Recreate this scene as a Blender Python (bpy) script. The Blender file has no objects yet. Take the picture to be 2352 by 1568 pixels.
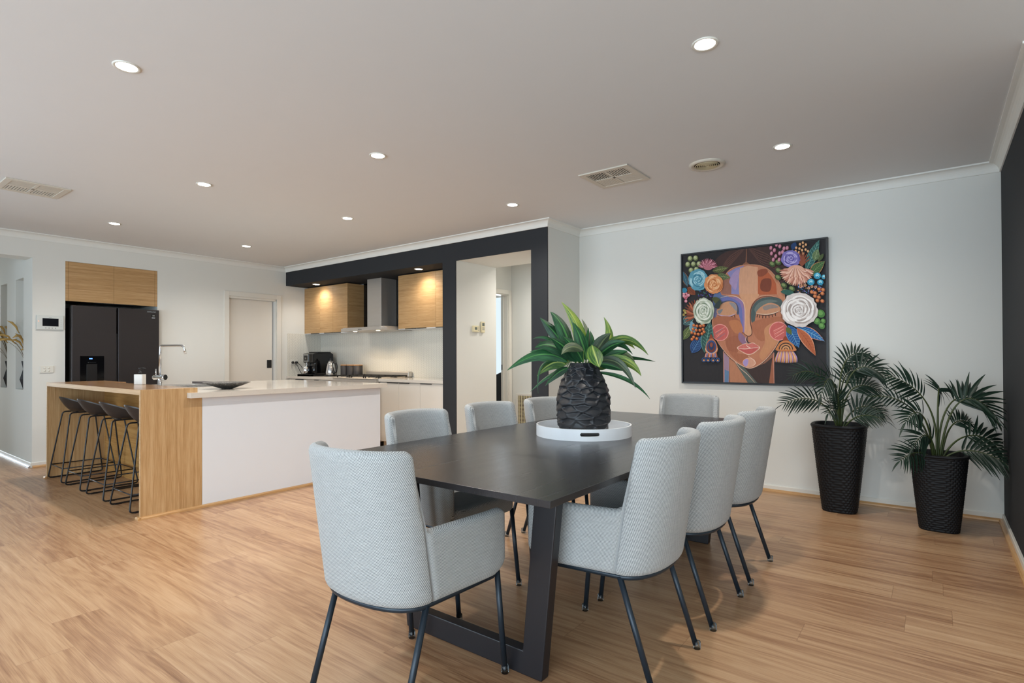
import bpy, bmesh, math, random
from mathutils import Vector, Matrix
PI=math.pi; sin=math.sin; cos=math.cos
random.seed(7)
SC=bpy.context.scene; COL=SC.collection
# ------------------------------------------------------------------ camera
cam_d=bpy.data.cameras.new('camera'); cam=bpy.data.objects.new('camera',cam_d); COL.objects.link(cam)
F_PX=1274.41; YAW=.650919; PITCH=.0075935; ROLL=-.0037648; CY=812.39; CAMH=1.15
cam_d.sensor_fit='HORIZONTAL'; cam_d.sensor_width=36.0
cam_d.lens=36.0*F_PX/2352.0; cam_d.shift_y=(CY-784)/2352.0; cam_d.clip_start=.05
fw=Vector((-sin(YAW)*cos(PITCH),cos(YAW)*cos(PITCH),sin(PITCH)))
r0=Vector((cos(YAW),sin(YAW),0)); u0=r0.cross(fw)
rr=cos(ROLL)*r0+sin(ROLL)*u0; uu=-sin(ROLL)*r0+cos(ROLL)*u0
mw=Matrix((rr,uu,-fw)).transposed().to_4x4(); mw.translation=(0,0,CAMH)
cam.matrix_world=mw; SC.camera=cam
# ------------------------------------------------------------------ look
vs=SC.view_settings; SC.display_settings.display_device='sRGB'
vs.view_transform='Standard'; vs.look='None'; vs.gamma=1; vs.use_curve_mapping=False; vs.exposure=EXPO=.30
SC.cycles.use_denoising=True; SC.cycles.max_bounces=8; SC.cycles.diffuse_bounces=4; SC.cycles.glossy_bounces=4
SC.cycles.transmission_bounces=6; SC.cycles.transparent_max_bounces=8
SC.cycles.caustics_reflective=False; SC.cycles.caustics_refractive=False; SC.cycles.sample_clamp_indirect=6.0
# ------------------------------------------------------------------ world + window light + added ceiling fill
W=bpy.data.worlds.new('world'); SC.world=W; W.use_nodes=True
bg=W.node_tree.nodes['Background']; bg.inputs[0].default_value=(.75,.86,1,1); bg.inputs[1].default_value=1.0
def area(name,loc,rot,sx,sy,power,col=(1,1,1),spread=180):
    l=bpy.data.lights.new(name,'AREA'); l.shape='RECTANGLE'; l.size=sx; l.size_y=sy; l.energy=power; l.color=col
    l.spread=math.radians(spread)
    o=bpy.data.objects.new(name,l); o.location=loc; o.rotation_euler=rot; COL.objects.link(o); return o
RY0=-2.4; EX=3.0; DY=3.3                    # window wall behind the camera, east wall, end of the charcoal wall
area('daylight_south_window',(.25,RY0-.12,1.25),(PI/2,0,0),5.2,2.2,138,(.80,.905,1))      # sky light, shines +Y
area('ceiling_fill_south',(.25,RY0-.13,1.25),(PI/2+math.radians(38),0,0),5.2,2.2,80,(.70,.85,1))      # added fill lamp, tilted up to brighten the ceiling
area('daylight_west_window',(-4.9,RY0-.12,1.25),(PI/2,0,0),2.8,2.2,62,(.74,.87,1))
area('ceiling_fill_west',(-4.9,RY0-.13,1.25),(PI/2+math.radians(38),0,0),2.8,2.2,50,(.70,.85,1))  # second added fill, aimed up at the ceiling, no real source
area('daylight_hall_window',(-12.42,.95,1.3),(0,-PI/2,0),2.0,1.0,45,(.86,.93,1))      # shines +X
area('daylight_study_window',(-6.8,8.85,1.4),(-PI/2,0,0),1.5,1.3,45,(.8,.9,1))      # shines -Y
WARM=(1.0,.94,.87)
DOWN=[(-2.971,.959),(-.782,2.415),(-4.502,1.974),(-2.953,2.404),(-.771,3.898),(-6.502,1.997),(-6.574,3.368),(-4.508,3.30),(-2.965,3.908)]
DOWN_W=15
BULK=[(-7.163,4.702),(-4.982,4.674)]
CH=2.508; CB=2.438
# ------------------------------------------------------------------ helpers
def tag(o,label=None,cat=None,group=None,kind=None):
    if label: o['label']=label
    if cat: o['category']=cat
    if group: o['group']=group
    if kind: o['kind']=kind
    return o
def thing(name,label,cat,loc=(0,0,0),rz=0,group=None):
    o=bpy.data.objects.new(name,None); o.empty_display_size=.05; COL.objects.link(o)
    o.location=loc; o.rotation_euler=(0,0,rz); return tag(o,label,cat,group)
def copy_tree(o,parent=None):
    c=o.copy(); COL.objects.link(c); c.parent=parent
    for ch in list(o.children): copy_tree(ch,c)
    return c
class MB:
    def __init__(s): s.v=[]; s.f=[]; s.m=[]; s.uv={}; s.sm=[]
    def add(s,vs,fs,mat=0,uvs=None,smooth=False):
        b=len(s.v); s.v.extend([tuple(p) for p in vs])
        for i,f in enumerate(fs):
            if uvs: s.uv[len(s.f)]=[uvs[k] for k in f]
            s.f.append([b+k for k in f]); s.m.append(mat); s.sm.append(smooth)
        return s
    def box(s,x0,x1,y0,y1,z0,z1,mat=0,mats=None):
        if x0>x1:x0,x1=x1,x0
        if y0>y1:y0,y1=y1,y0
        if z0>z1:z0,z1=z1,z0
        v=[(x,y,z) for z in (z0,z1) for y in (y0,y1) for x in (x0,x1)]
        return s.add(v,[(0,2,3,1),(4,5,7,6),(0,1,5,4),(2,6,7,3),(0,4,6,2),(1,3,7,5)],mat)
    def prism(s,pts,a,b,axis='z',mat=0):
        def P(p,h):
            return {'z':(p[0],p[1],h),'y':(p[0],h,p[1]),'x':(h,p[0],p[1])}[axis]
        n=len(pts); v=[P(p,a) for p in pts]+[P(p,b) for p in pts]
        f=[list(range(n))[::-1],list(range(n,2*n))]+[[i,(i+1)%n,n+(i+1)%n,n+i] for i in range(n)]
        return s.add(v,f,mat)
    def tube(s,pts,r,n=12,mat=0,cap=True,closed=False,radii=None):
        P=[Vector(p) for p in pts]; N=len(P); rings=[]; up=None
        for i in range(N):
            if closed: t=(P[(i+1)%N]-P[i-1])
            else: t=P[min(i+1,N-1)]-P[max(i-1,0)]
            t.normalize()
            if up is None:
                up=Vector((0,0,1)) if abs(t.z)<.9 else Vector((1,0,0))
            a=(up-t*up.dot(t)); 
            if a.length<1e-5: a=t.orthogonal()
            a.normalize(); b=t.cross(a); up=a
            R=radii[i] if radii else r
            rings.append([P[i]+(a*cos(2*PI*k/n)+b*sin(2*PI*k/n))*R for k in range(n)])
        v=[q for rg in rings for q in rg]; f=[]
        M=N if closed else N-1
        for i in range(M):
            j=(i+1)%N
            for k in range(n): f.append([i*n+k,i*n+(k+1)%n,j*n+(k+1)%n,j*n+k])
        s.add(v,f,mat,smooth=True)
        if cap and not closed:
            b=len(s.v)-len(v)
            s.f.append([b+k for k in range(n)][::-1]); s.m.append(mat); s.sm.append(False)
            s.f.append([b+(N-1)*n+k for k in range(n)]); s.m.append(mat); s.sm.append(False)
        return s
    def lathe(s,prof,n=32,c=(0,0,0),mat=0,smooth=True,sx=1,sy=1,axis='z'):
        v=[];f=[]
        for r,z in prof:
            for k in range(n):
                a=2*PI*k/n; p=(r*cos(a)*sx,r*sin(a)*sy,z)
                if axis=='y': p=(p[0],p[2],p[1])
                if axis=='x': p=(p[2],p[0],p[1])
                v.append((c[0]+p[0],c[1]+p[1],c[2]+p[2]))
        for i in range(len(prof)-1):
            for k in range(n): f.append([i*n+k,i*n+(k+1)%n,(i+1)*n+(k+1)%n,(i+1)*n+k])
        return s.add(v,f,mat,smooth=smooth)
    def cyl(s,c,r,h,n=24,axis='z',mat=0):
        return s.lathe([(1e-4,0),(r,0),(r,h),(1e-4,h)],n,c,mat,False,axis=axis)
    def grid(s,fn,nu,nv,mat=0,uvf=None,smooth=True,closeu=False):
        v=[];uv=[]
        for i in range(nu):
            for j in range(nv):
                v.append(fn(i,j)); uv.append(uvf(i,j) if uvf else (0,0))
        f=[]
        for i in range(nu if closeu else nu-1):
            k=(i+1)%nu
            for j in range(nv-1): f.append([i*nv+j,k*nv+j,k*nv+j+1,i*nv+j+1])
        return s.add(v,f,mat,uv if uvf else None,smooth)
    def build(s,name,mats,parent=None,bevel=0,seg=2,flatsmooth=True,loc=None):
        me=bpy.data.meshes.new(name); me.from_pydata(s.v,[],s.f)
        if not isinstance(mats,(list,tuple)): mats=[mats]
        for m in mats: me.materials.append(m)
        me.polygons.foreach_set('material_index',s.m)
        me.polygons.foreach_set('use_smooth',s.sm)
        if s.uv:
            L=me.uv_layers.new(name='UVMap')
            for i,p in enumerate(me.polygons):
                q=s.uv.get(i)
                if q:
                    for k,li in enumerate(p.loop_indices): L.data[li].uv=q[k]
        bm=bmesh.new(); bm.from_mesh(me); bmesh.ops.recalc_face_normals(bm,faces=bm.faces); bm.to_mesh(me); bm.free()
        me.update()
        o=bpy.data.objects.new(name,me); COL.objects.link(o)
        if parent: o.parent=parent
        if loc: o.location=loc
        if bevel:
            b=o.modifiers.new('bevel','BEVEL'); b.width=bevel; b.segments=seg; b.limit_method='ANGLE'; b.angle_limit=math.radians(40)
        return o
def struct(name,mb,m,**k):
    return tag(mb.build(name,m,**k),kind='structure')
def rpath(pts,r,n=5,closed=False):
    """polyline with rounded corners"""
    P=[Vector(p) for p in pts]; out=[]; N=len(P)
    for i in range(N):
        if not closed and i in (0,N-1): out.append(P[i]); continue
        a,b,c=P[i-1],P[i],P[(i+1)%N]
        d1=(a-b); d2=(c-b); rr_=min(r,d1.length*.45,d2.length*.45); p1=b+d1.normalized()*rr_; p2=b+d2.normalized()*rr_
        for k in range(n+1):
            t=k/n; out.append(p1*(1-t)**2+b*2*t*(1-t)+p2*t*t)
    return out
def rrect(x0,x1,y0,y1,r,n=5):
    out=[]
    for cx,cy,a in ((x1-r,y1-r,0),(x0+r,y1-r,PI/2),(x0+r,y0+r,PI),(x1-r,y0+r,1.5*PI)):
        for k in range(n+1):
            t=a+PI/2*k/n; out.append((cx+r*cos(t),cy+r*sin(t)))
    return out
# ------------------------------------------------------------------ materials
def lin(c):
    if isinstance(c,str): c=[int(c[i:i+2],16) for i in (0,2,4)]
    out=[]
    for v in c[:3]:
        v=v/255.0; out.append(v/12.92 if v<=.04045 else ((v+.055)/1.055)**2.4)
    return (*out,1)
class NT:
    def __init__(s,name):
        s.mat=bpy.data.materials.new(name); s.mat.use_nodes=True; s.t=s.mat.node_tree; s.n=s.t.nodes
        s.b=s.n['Principled BSDF']; s.out=s.n['Material Output']
    def node(s,typ,**k):
        n=s.n.new(typ)
        for a,b in k.items(): setattr(n,a,b)
        return n
    def set(s,sock,v):
        if isinstance(v,bpy.types.NodeSocket): s.t.links.new(v,sock)
        elif isinstance(v,(tuple,list)) and len(v)==3 and sock.type=='RGBA': sock.default_value=(*v,1)
        else: sock.default_value=v
    def m(s,op,a,b=0.0,c=None,clamp=False):
        n=s.node('ShaderNodeMath',operation=op); n.use_clamp=clamp; s.set(n.inputs[0],a)
        if op not in('SINE','FLOOR','ABSOLUTE','FRACT'): s.set(n.inputs[1],b)
        if c is not None: s.set(n.inputs[2],c)
        return n.outputs[0]
    def coord(s,kind='Object'): return s.node('ShaderNodeTexCoord').outputs[kind]
    def sep(s,v): n=s.node('ShaderNodeSeparateXYZ'); s.set(n.inputs[0],v); return n.outputs
    def comb(s,x,y,z):
        n=s.node('ShaderNodeCombineXYZ'); s.set(n.inputs[0],x);s.set(n.inputs[1],y);s.set(n.inputs[2],z); return n.outputs[0]
    def scale(s,v,sc,loc=(0,0,0)):
        n=s.node('ShaderNodeMapping'); s.set(n.inputs[0],v); n.inputs['Scale'].default_value=sc; n.inputs['Location'].default_value=loc; return n.outputs[0]
    def noise(s,v,sc=1,det=3,rough=.5,dist=0,out='Fac'):
        n=s.node('ShaderNodeTexNoise'); s.set(n.inputs['Vector'],v); n.inputs['Scale'].default_value=sc
        n.inputs['Detail'].default_value=det; n.inputs['Roughness'].default_value=rough; n.inputs['Distortion'].default_value=dist
        return n.outputs[out]
    def ramp(s,f,stops):
        n=s.node('ShaderNodeValToRGB'); s.set(n.inputs[0],f); e=n.color_ramp.elements
        while len(e)<len(stops): e.new(.5)
        for i,(p,c) in enumerate(stops): e[i].position=p; e[i].color=c if len(c)==4 else (*c,1)
        return n.outputs[0]
    def mix(s,f,a,b,blend='MIX'):
        n=s.node('ShaderNodeMix',data_type='RGBA',blend_type=blend); s.set(n.inputs[0],f); s.set(n.inputs[6],a); s.set(n.inputs[7],b); return n.outputs[2]
    def bump(s,h,strength=.2,dist=.01):
        n=s.node('ShaderNodeBump'); s.set(n.inputs['Height'],h); n.inputs['Strength'].default_value=strength; n.inputs['Distance'].default_value=dist
        s.t.links.new(n.outputs[0],s.b.inputs['Normal'])
    def fin(s,col=None,rough=None,metal=None,spec=None,**k):
        if col is not None: s.set(s.b.inputs['Base Color'],col)
        if rough is not None: s.set(s.b.inputs['Roughness'],rough)
        if metal is not None: s.set(s.b.inputs['Metallic'],metal)
        if spec is not None: s.set(s.b.inputs['Specular IOR Level'],spec)
        for a,b in k.items(): s.set(s.b.inputs[a.replace('_',' ')],b)
        return s.mat
MATS={}
def mat(name,c,rough=.5,metal=0,spec=None,var=.04,nscale=6,bump=0,bscale=200,**k):
    """plain surface with a faint procedural variation"""
    if name in MATS: return MATS[name]
    t=NT(name); col=lin(c); v=t.coord(); n=t.noise(v,nscale,3)
    a=tuple(max(0,x*(1-var)) for x in col[:3]); b=tuple(min(1,x*(1+var)) for x in col[:3])
    cc=t.mix(n,(*a,1),(*b,1))
    if bump: t.bump(t.noise(v,bscale,2),bump,.002)
    MATS[name]=t.fin(cc,rough,metal,spec,**k); return MATS[name]
def emit(name,c,st):
    t=NT(name); return t.fin(lin(c),.5,Emission_Color=lin(c),Emission_Strength=st)
def woodmat(name,ax,c1,c2,c3,rough=.45,sc=1.0,bumpk=.05):
    """wood laminate, grain along axis ax (0,1,2)"""
    t=NT(name); v=t.coord()
    s1=[55*sc]*3; s1[ax]=.9*sc; s2=[330*sc]*3; s2[ax]=9*sc; s3=[6*sc]*3; s3[ax]=.45*sc
    n1=t.noise(t.scale(v,s1),1,4,.65,.25); n2=t.noise(t.scale(v,s2),1,3,.6); n3=t.noise(t.scale(v,s3),1,3,.5,.5)
    ring=t.m('SINE',t.m('MULTIPLY',n3,46.0)); ring=t.m('MULTIPLY_ADD',ring,.05,n1)
    f=t.m('MULTIPLY_ADD',n2,.55,t.m('MULTIPLY',ring,.60)); f=t.m('MULTIPLY_ADD',n3,.12,f); f=t.m('SUBTRACT',f,.06)
    col=t.ramp(f,[(.36,lin(c3)),(.58,lin(c2)),(.80,lin(c1))])
    t.bump(n2,bumpk,.002)
    return t.fin(col,rough)
def floormat():
    t=NT('timber_plank_floor'); v=t.coord(); x,y,z=t.sep(v)
    RW=.178; row=t.m('FLOOR',t.m('DIVIDE',y,RW)); 
    wn=t.node('ShaderNodeTexWhiteNoise',noise_dimensions='1D'); t.set(wn.inputs['W'],row)
    off=t.m('MULTIPLY',wn.outputs['Value'],7.3); xx=t.m('DIVIDE',t.m('ADD',x,off),1.52); colid=t.m('FLOOR',xx)
    wn2=t.node('ShaderNodeTexWhiteNoise',noise_dimensions='3D'); t.set(wn2.inputs['Vector'],t.comb(row,colid,3.0))
    pid=wn2.outputs['Value']; r3=t.sep(wn2.outputs['Color'])
    gx=t.m('ADD',x,t.m('MULTIPLY',r3[0],40)); gy=t.m('ADD',y,t.m('MULTIPLY',r3[1],40)); g=t.comb(gx,gy,0.0)
    broad=t.noise(t.scale(g,(.8,6.5,1)),1,3,.5,.5)
    ring=t.m('SINE',t.m('MULTIPLY',broad,62.0))
    fine=t.noise(t.scale(g,(5.0,300,1)),1,4,.7); mid=t.noise(t.scale(g,(.9,34,1)),1,5,.65,.35)
    f=t.m('MULTIPLY_ADD',ring,.034,t.m('MULTIPLY',mid,.52)); f=t.m('MULTIPLY_ADD',fine,.42,f); f=t.m('MULTIPLY_ADD',pid,.11,f)
    f=t.m('MULTIPLY_ADD',broad,.24,f); f=t.m('SUBTRACT',f,.085)
    col=t.ramp(f,[(.36,lin('7c563a')),(.48,lin('9c7555')),(.60,lin('b48f6b')),(.77,lin('c5a380'))])
    # knots: sparse dark spots
    vo=t.node('ShaderNodeTexVoronoi'); t.set(vo.inputs['Vector'],t.scale(g,(1.1,2.1,1))); vo.inputs['Scale'].default_value=1.0
    k=t.m('SUBTRACT',1.0,t.m('MULTIPLY',vo.outputs['Distance'],14.0),clamp=True); k=t.m('MULTIPLY',k,.75)
    col=t.mix(k,col,lin('7a4e30'))
    fy=t.m('FRACT',t.m('DIVIDE',y,RW)); fx=t.m('FRACT',xx)
    ey=t.m('LESS_THAN',t.m('MINIMUM',fy,t.m('SUBTRACT',1.0,fy)),.008); ex=t.m('LESS_THAN',t.m('MINIMUM',fx,t.m('SUBTRACT',1.0,fx)),.0008)
    e=t.m('MAXIMUM',ey,ex); col=t.mix(t.m('ADD',t.m('MULTIPLY',ey,.18),t.m('MULTIPLY',ex,.45),clamp=True),col,lin('6e4a30'))
    t.bump(t.m('SUBTRACT',t.m('MULTIPLY',fine,.5),e),.10,.0015)
    rg=t.m('MULTIPLY_ADD',mid,.12,.27)
    return t.fin(col,rg,spec=.45)
def herringmat():
    t=NT('herringbone_mosaic'); x,y,z=t.sep(t.coord())
    h=t.m('ADD',x,y); w=.0168; s=.70711/w
    a=t.m('MULTIPLY',t.m('ADD',h,z),s); b=t.m('MULTIPLY',t.m('SUBTRACT',z,h),s)
    a=t.m('ADD',a,4000.0); b=t.m('ADD',b,2000.0)
    i=t.m('FLOOR',a); j=t.m('FLOOR',b); fa=t.m('FRACT',a); fb=t.m('FRACT',b)
    n=4.0; d=t.m('FLOOR',t.m('ADD',t.m('MODULO',t.m('SUBTRACT',i,j),2*n),.5))
    hor=t.m('LESS_THAN',d,n-.5); g=.055
    ea0=t.m('LESS_THAN',fa,g); ea1=t.m('GREATER_THAN',fa,1-g); eb0=t.m('LESS_THAN',fb,g); eb1=t.m('GREATER_THAN',fb,1-g)
    def eq(v): return t.m('COMPARE',d,v,.4)
    H=t.m('MAXIMUM',t.m('MAXIMUM',eb0,eb1),t.m('MAXIMUM',t.m('MULTIPLY',eq(0.0),ea0),t.m('MULTIPLY',eq(n-1),ea1)))
    V=t.m('MAXIMUM',t.m('MAXIMUM',ea0,ea1),t.m('MAXIMUM',t.m('MULTIPLY',eq(n),eb1),t.m('MULTIPLY',eq(2*n-1),eb0)))
    L=t.m('ADD',t.m('MULTIPLY',hor,H),t.m('MULTIPLY',t.m('SUBTRACT',1.0,hor),V))
    col=t.mix(L,lin('e0ddd2'),lin('8f8b86')); t.bump(t.m('SUBTRACT',1.0,L),.15,.001)
    return t.fin(col,.25)
def weavemat(name,c1,c2,P=.0066,rough=.9):
    t=NT(name); uv=t.node('ShaderNodeUVMap').outputs[0]; x,y,z=t.sep(uv)
    k=PI/(P/2)/1.0
    a=t.m('SINE',t.m('MULTIPLY',t.m('ADD',x,t.m('MULTIPLY',y,.5)),k)); b=t.m('SINE',t.m('MULTIPLY',t.m('SUBTRACT',y,t.m('MULTIPLY',x,.35)),k))
    p=t.m('MULTIPLY_ADD',t.m('MULTIPLY',a,b),.5,.5)
    n=t.noise(t.scale(uv,(300,900,1)),1,2); n2=t.noise(t.scale(uv,(25,140,1)),1,2)
    f=t.m('MULTIPLY_ADD',n,.35,t.m('MULTIPLY',p,.85)); f=t.m('MULTIPLY_ADD',n2,.18,t.m('SUBTRACT',f,.12))
    col=t.ramp(f,[(.18,lin(c2)),(.52,lin(c1)),(.9,lin('cdcfce'))])
    t.bump(p,.5,.0015)
    m=t.fin(col,rough,spec=.2,Sheen_Weight=.15); return m
def glassy(name,c,ior=1.45,rough=.02,mixf=.25):
    """thin clear pane / plastic: transparent with a glossy coat"""
    t=NT(name); tr=t.node('ShaderNodeBsdfTransparent'); tr.inputs[0].default_value=lin(c); gl=t.node('ShaderNodeBsdfGlossy'); gl.inputs[0].default_value=(1,1,1,1); gl.inputs[1].default_value=rough
    mx=t.node('ShaderNodeMixShader'); fr=t.node('ShaderNodeFresnel'); fr.inputs[0].default_value=ior
    t.set(mx.inputs[0],t.m('ADD',fr.outputs[0],mixf*.2)); t.t.links.new(tr.outputs[0],mx.inputs[1]); t.t.links.new(gl.outputs[0],mx.inputs[2]); t.t.links.new(mx.outputs[0],t.out.inputs[0]); return t.mat
M_wall=mat('wall_paint','dcdcd6',.85,bump=.03,bscale=350,var=.01)
M_ceil=mat('ceiling_paint','dbdcdc',.9,var=.01)
M_corn=mat('cornice_paint','e2e2dc',.7,var=.01)
M_trim=mat('trim_enamel','dedbd2',.35,var=.01)
M_dark=mat('charcoal_paint','303235',.8,spec=.2,var=.03,bump=.03,bscale=350)
M_floor=floormat(); M_herr=herringmat()
M_oakv=woodmat('oak_laminate_upright',2,'cdac82','bb9668','9d7548')
M_oakx=woodmat('oak_laminate_level',0,'c8a67a','b58f60','967145')
M_oaky=woodmat('oak_laminate_cross',1,'c8a67a','b58f60','967145')
M_oaktop=woodmat('oak_laminate_top',0,'a58463','8e6d4d','755638',rough=.2)
M_edge=woodmat('oak_edging',0,'cdb08a','bf9d74','a8855c')
M_bead=woodmat('timber_bead_long',0,'cfa877','bd9260','9f7344',rough=.35); M_beady=woodmat('timber_bead_cross',1,'cfa877','bd9260','9f7344',rough=.35)
M_white=mat('white_laminate','dfe3e8',.35,var=.01); M_cream=mat('cream_laminate','ded9cf',.3,var=.01)
def stonemat():
    t=NT('speckled_stone'); v=t.coord(); n=t.noise(v,420,2,.6); n2=t.noise(v,150,2,.6)
    f=t.m('GREATER_THAN',n,.70); g=t.m('GREATER_THAN',n2,.70)
    c=t.mix(f,lin('d4cdc2'),lin('a39a8e')); c=t.mix(t.m('MULTIPLY',g,.6),c,lin('8b8378')); return t.fin(c,.12,spec=.5)
M_stone=stonemat()
M_blackm=mat('black_powdercoat','17191c',.42,var=.1); M_gunmetal=mat('dark_leg_coat','25303a',.38,metal=.35,var=.1)
M_blackg=mat('black_gloss','08080a',.08,var=.1); M_blackp=mat('black_plastic','141416',.35,var=.1)
M_chrome=mat('chrome','d8dadc',.07,metal=1,var=.02); 
def steelmat(name,c,rough,ax):
    t=NT(name); s=[3,3,3]; 
    for i in range(3): s[i]=4 if i==ax else 420
    n=t.noise(t.scale(t.coord(),s),1,2); t.bump(n,.06,.001); cc=t.mix(n,tuple(x*.86 for x in lin(c)[:3]),lin(c)); return t.fin(cc,rough,.75)
M_steel=steelmat('brushed_steel','cfcac3',.45,0); M_bsteel=steelmat('black_brushed_steel','454243',.40,1)
M_glass=glassy('window_glass','f4f8f8'); M_clear=glassy('clear_plastic','dfe6ea',ior=1.3,mixf=.05,rough=.25)
M_lamp=emit('lamp_face','fff4e6',30); M_scr=mat('dark_screen','0d1016',.15)
M_plast=mat('white_plastic','dcdad0',.4,var=.02); M_ivory=mat('ivory_plastic','dcd2ae',.4,var=.02)
# ================================================================== SETTING
FX=-7.686; PY=5.15; RX=.378; KY=4.535; BKY=5.13; NY=1.613
struct('floor',MB().box(-12.5,EX+.1,RY0-.15,9,-.1,0),M_floor)
struct('ceiling',MB().box(-12.5,EX+.1,RY0-.15,9,CH,CH+.1),M_ceil)
struct('wall_right',MB().box(RX,RX+.12,DY,PY+.12,0,CH),M_dark)
struct('wall_right_return',MB().box(RX+.12,EX,DY,DY+.12,0,CH),M_wall)
struct('wall_east',MB().box(EX,EX+.1,RY0-.1,DY+.12,0,CH),M_wall)
struct('wall_back',MB().box(-3.09,RX,PY,PY+.12,0,CH),M_wall)
struct('wall_back_return',MB().box(-3.2,-3.013,KY+.012,PY,0,CH).box(-3.2,-3.09,PY,6.17,0,CH),M_wall)
w=MB(); w.box(-7.81,-4.24,BKY,5.25,0,CH); w.box(-4.442,-4.24,KY+.012,BKY,0,CH)
w.box(FX,-4.442,KY+.012,BKY,2.24,CH); w.box(-4.24,-3.2,KY+.012,5.25,2.248,CH)
struct('wall_kitchen',w,M_wall)
w=MB(); w.box(FX,-3.013,KY,KY+.012,2.237,CH); w.box(-4.442,-4.24,KY,KY+.012,0,2.237); w.box(-3.21,-3.013,KY,KY+.012,0,2.237); w.box(-4.24,-4.2395,KY,KY+.012,2.236,2.245)
w.box(FX,-4.442,KY+.012,BKY-.001,2.237,2.24); w.box(-4.4435,-4.442,KY+.012,BKY,0.94,2.237)
struct('wall_kitchen_front',w,M_dark)
# fridge wall with fridge recess, sliding door
w=MB(); T=-7.80
w.box(T,FX,NY,1.896,0,CH); w.box(T,FX,1.896,2.815,2.249,CH); w.box(T,FX,2.815,3.693,0,CH); w.box(T,FX,3.693,4.385,2.02,CH); w.box(T,FX,4.385,BKY,0,CH)
w.box(T,FX,RY0,.3,0,CH); w.box(-7.95,FX,.3,NY,2.248,CH)
w.box(-8.55,T,1.80,1.896,0,CH); w.box(-8.55,T,2.815,2.90,0,CH); w.box(-8.60,-8.55,1.80,2.90,0,CH)
struct('wall_left',w,M_wall)
# niche wall of the hall
w=MB(); ND=.17; ny=NY+ND
xs=[-12.3,-9.111,-8.794,-8.388,-8.05,-7.80]
for a,b,nic in zip(xs[:-1],xs[1:],(0,1,0,1,0)):
    if nic:
        w.box(a,b,NY,ny,0,.818); w.box(a,b,NY,ny,2.066,CH)
    else: w.box(a,b,NY,ny,0,CH)
w.box(-12.3,-7.80,ny,ny+.02,0,CH)
struct('wall_hall_niches',w,M_wall)
struct('wall_hall_south',MB().box(-12.3,T,.18,.3,0,CH),M_wall)
w=MB(); w.box(-12.4,-12.3,.18,.42,0,CH).box(-12.4,-12.3,1.48,ny,0,CH).box(-12.4,-12.3,.42,1.48,2.2,CH); struct('wall_hall_end',w,M_wall)
# south wall with two windows
w=MB(); a,b=RY0-.1,RY0
for x0,x1,z0,z1 in ((-7.8,-6.35,0,CH),(-6.35,-3.45,2.42,CH),(-3.45,-2.4,0,CH),(-2.4,2.9,2.42,CH),(2.9,3.1,0,CH)): w.box(x0,x1,a,b,z0,z1)
struct('wall_south',w,M_wall)
def window(nm,x0,x1,z0,z1,y,cols,axis='y',fm=None):
    fr=MB(); t=.05
    def B(a0,a1,c0,c1):
        fr.box(a0,a1,y-.06,y-.01,c0,c1) if axis=='y' else fr.box(y-.06,y-.01,a0,a1,c0,c1)
    B(x0,x1,z0,z0+t); B(x0,x1,z1-t,z1)
    for k in range(cols+1):
        c=x0+(x1-x0-t)*k/cols; B(c,c+t,z0,z1)
    f=tag(fr.build(nm,fm or M_blackm),kind='structure')
    g=MB()
    if axis=='y': g.add([(x0,y-.035,z0),(x1,y-.035,z0),(x1,y-.035,z1),(x0,y-.035,z1)],[(0,1,2,3)])
    else: g.add([(y-.035,x0,z0),(y-.035,x1,z0),(y-.035,x1,z1),(y-.035,x0,z1)],[(0,1,2,3)])
    g.build('pane',M_glass,f)
window('window_1',-2.4,2.9,.02,2.42,RY0,3); window('window_2',-6.35,-3.45,.02,2.42,RY0,2)
window('window_3',.42,1.48,.05,2.2,-12.3,1,'x'); 
# passage, study doorway
w=MB(); XD=-4.71
w.box(-4.82,XD,5.25,5.36,0,CH).box(-4.82,XD,5.36,6.10,2.03,CH).box(-4.82,XD,6.10,6.17,0,CH).box(-4.82,-3.09,6.17,6.27,0,CH).box(-4.82,XD,6.27,8.7,0,CH)
w.box(-8.6,-8.5,5.25,8.8,0,CH).box(-8.5,-7.81,5.15,5.25,0,CH)
w.box(-8.5,-7.7,8.7,8.8,0,CH).box(-7.7,-5.9,8.7,8.8,0,.75).box(-7.7,-5.9,8.7,8.8,2.42,CH).box(-5.9,-4.7,8.7,8.8,0,CH)
struct('wall_passage',w,M_wall)
window('window_4',-7.7,-5.9,.75,2.42,8.8,1,fm=M_trim)
def casing(nm,x,y0,y1,z1,wd=.068,face=1,inner=None):
    c=MB(); a,b=(x,x+.016*face)
    c.box(a,b,y0-wd,y0,0,z1+wd).box(a,b,y1,y1+wd,0,z1+wd).box(a,b,y0,y1,z1,z1+wd)
    return c
c=casing('',XD,5.36,6.10,2.03,.06); c.box(-4.83,XD,6.088,6.10,0,2.03).box(-4.83,XD,5.36,5.372,0,2.03).box(-4.83,XD,5.36,6.10,2.018,2.03).box(-4.79,-4.775,6.076,6.088,0,2.018)
d=struct('door_2',c,M_trim,bevel=.002)
MB().box(-4.822,-4.808,6.0865,6.089,.985,1.06).build('strike_plate',M_blackm,d)
# sliding pantry door
c=casing('',FX,3.693,4.385,2.02,.066); c.box(-7.80,FX,3.681,3.693,0,2.02).box(-7.80,FX,4.373,4.385,0,2.02).box(-7.80,FX,3.693,4.385,1.992,2.02)
d=struct('door_1',c,M_trim,bevel=.002)
MB().box(-7.762,-7.735,3.69,4.345,.005,1.99).build('door_leaf',M_cream,d,bevel=.002)
hb=MB().box(-7.7352,-7.731,4.265,4.335,1.02,1.135).build('flush_pull',M_blackm,d,bevel=.001)
MB().box(-7.7312,-7.7305,4.285,4.315,1.035,1.12).build('pull_recess',M_blackp,hb)
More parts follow.
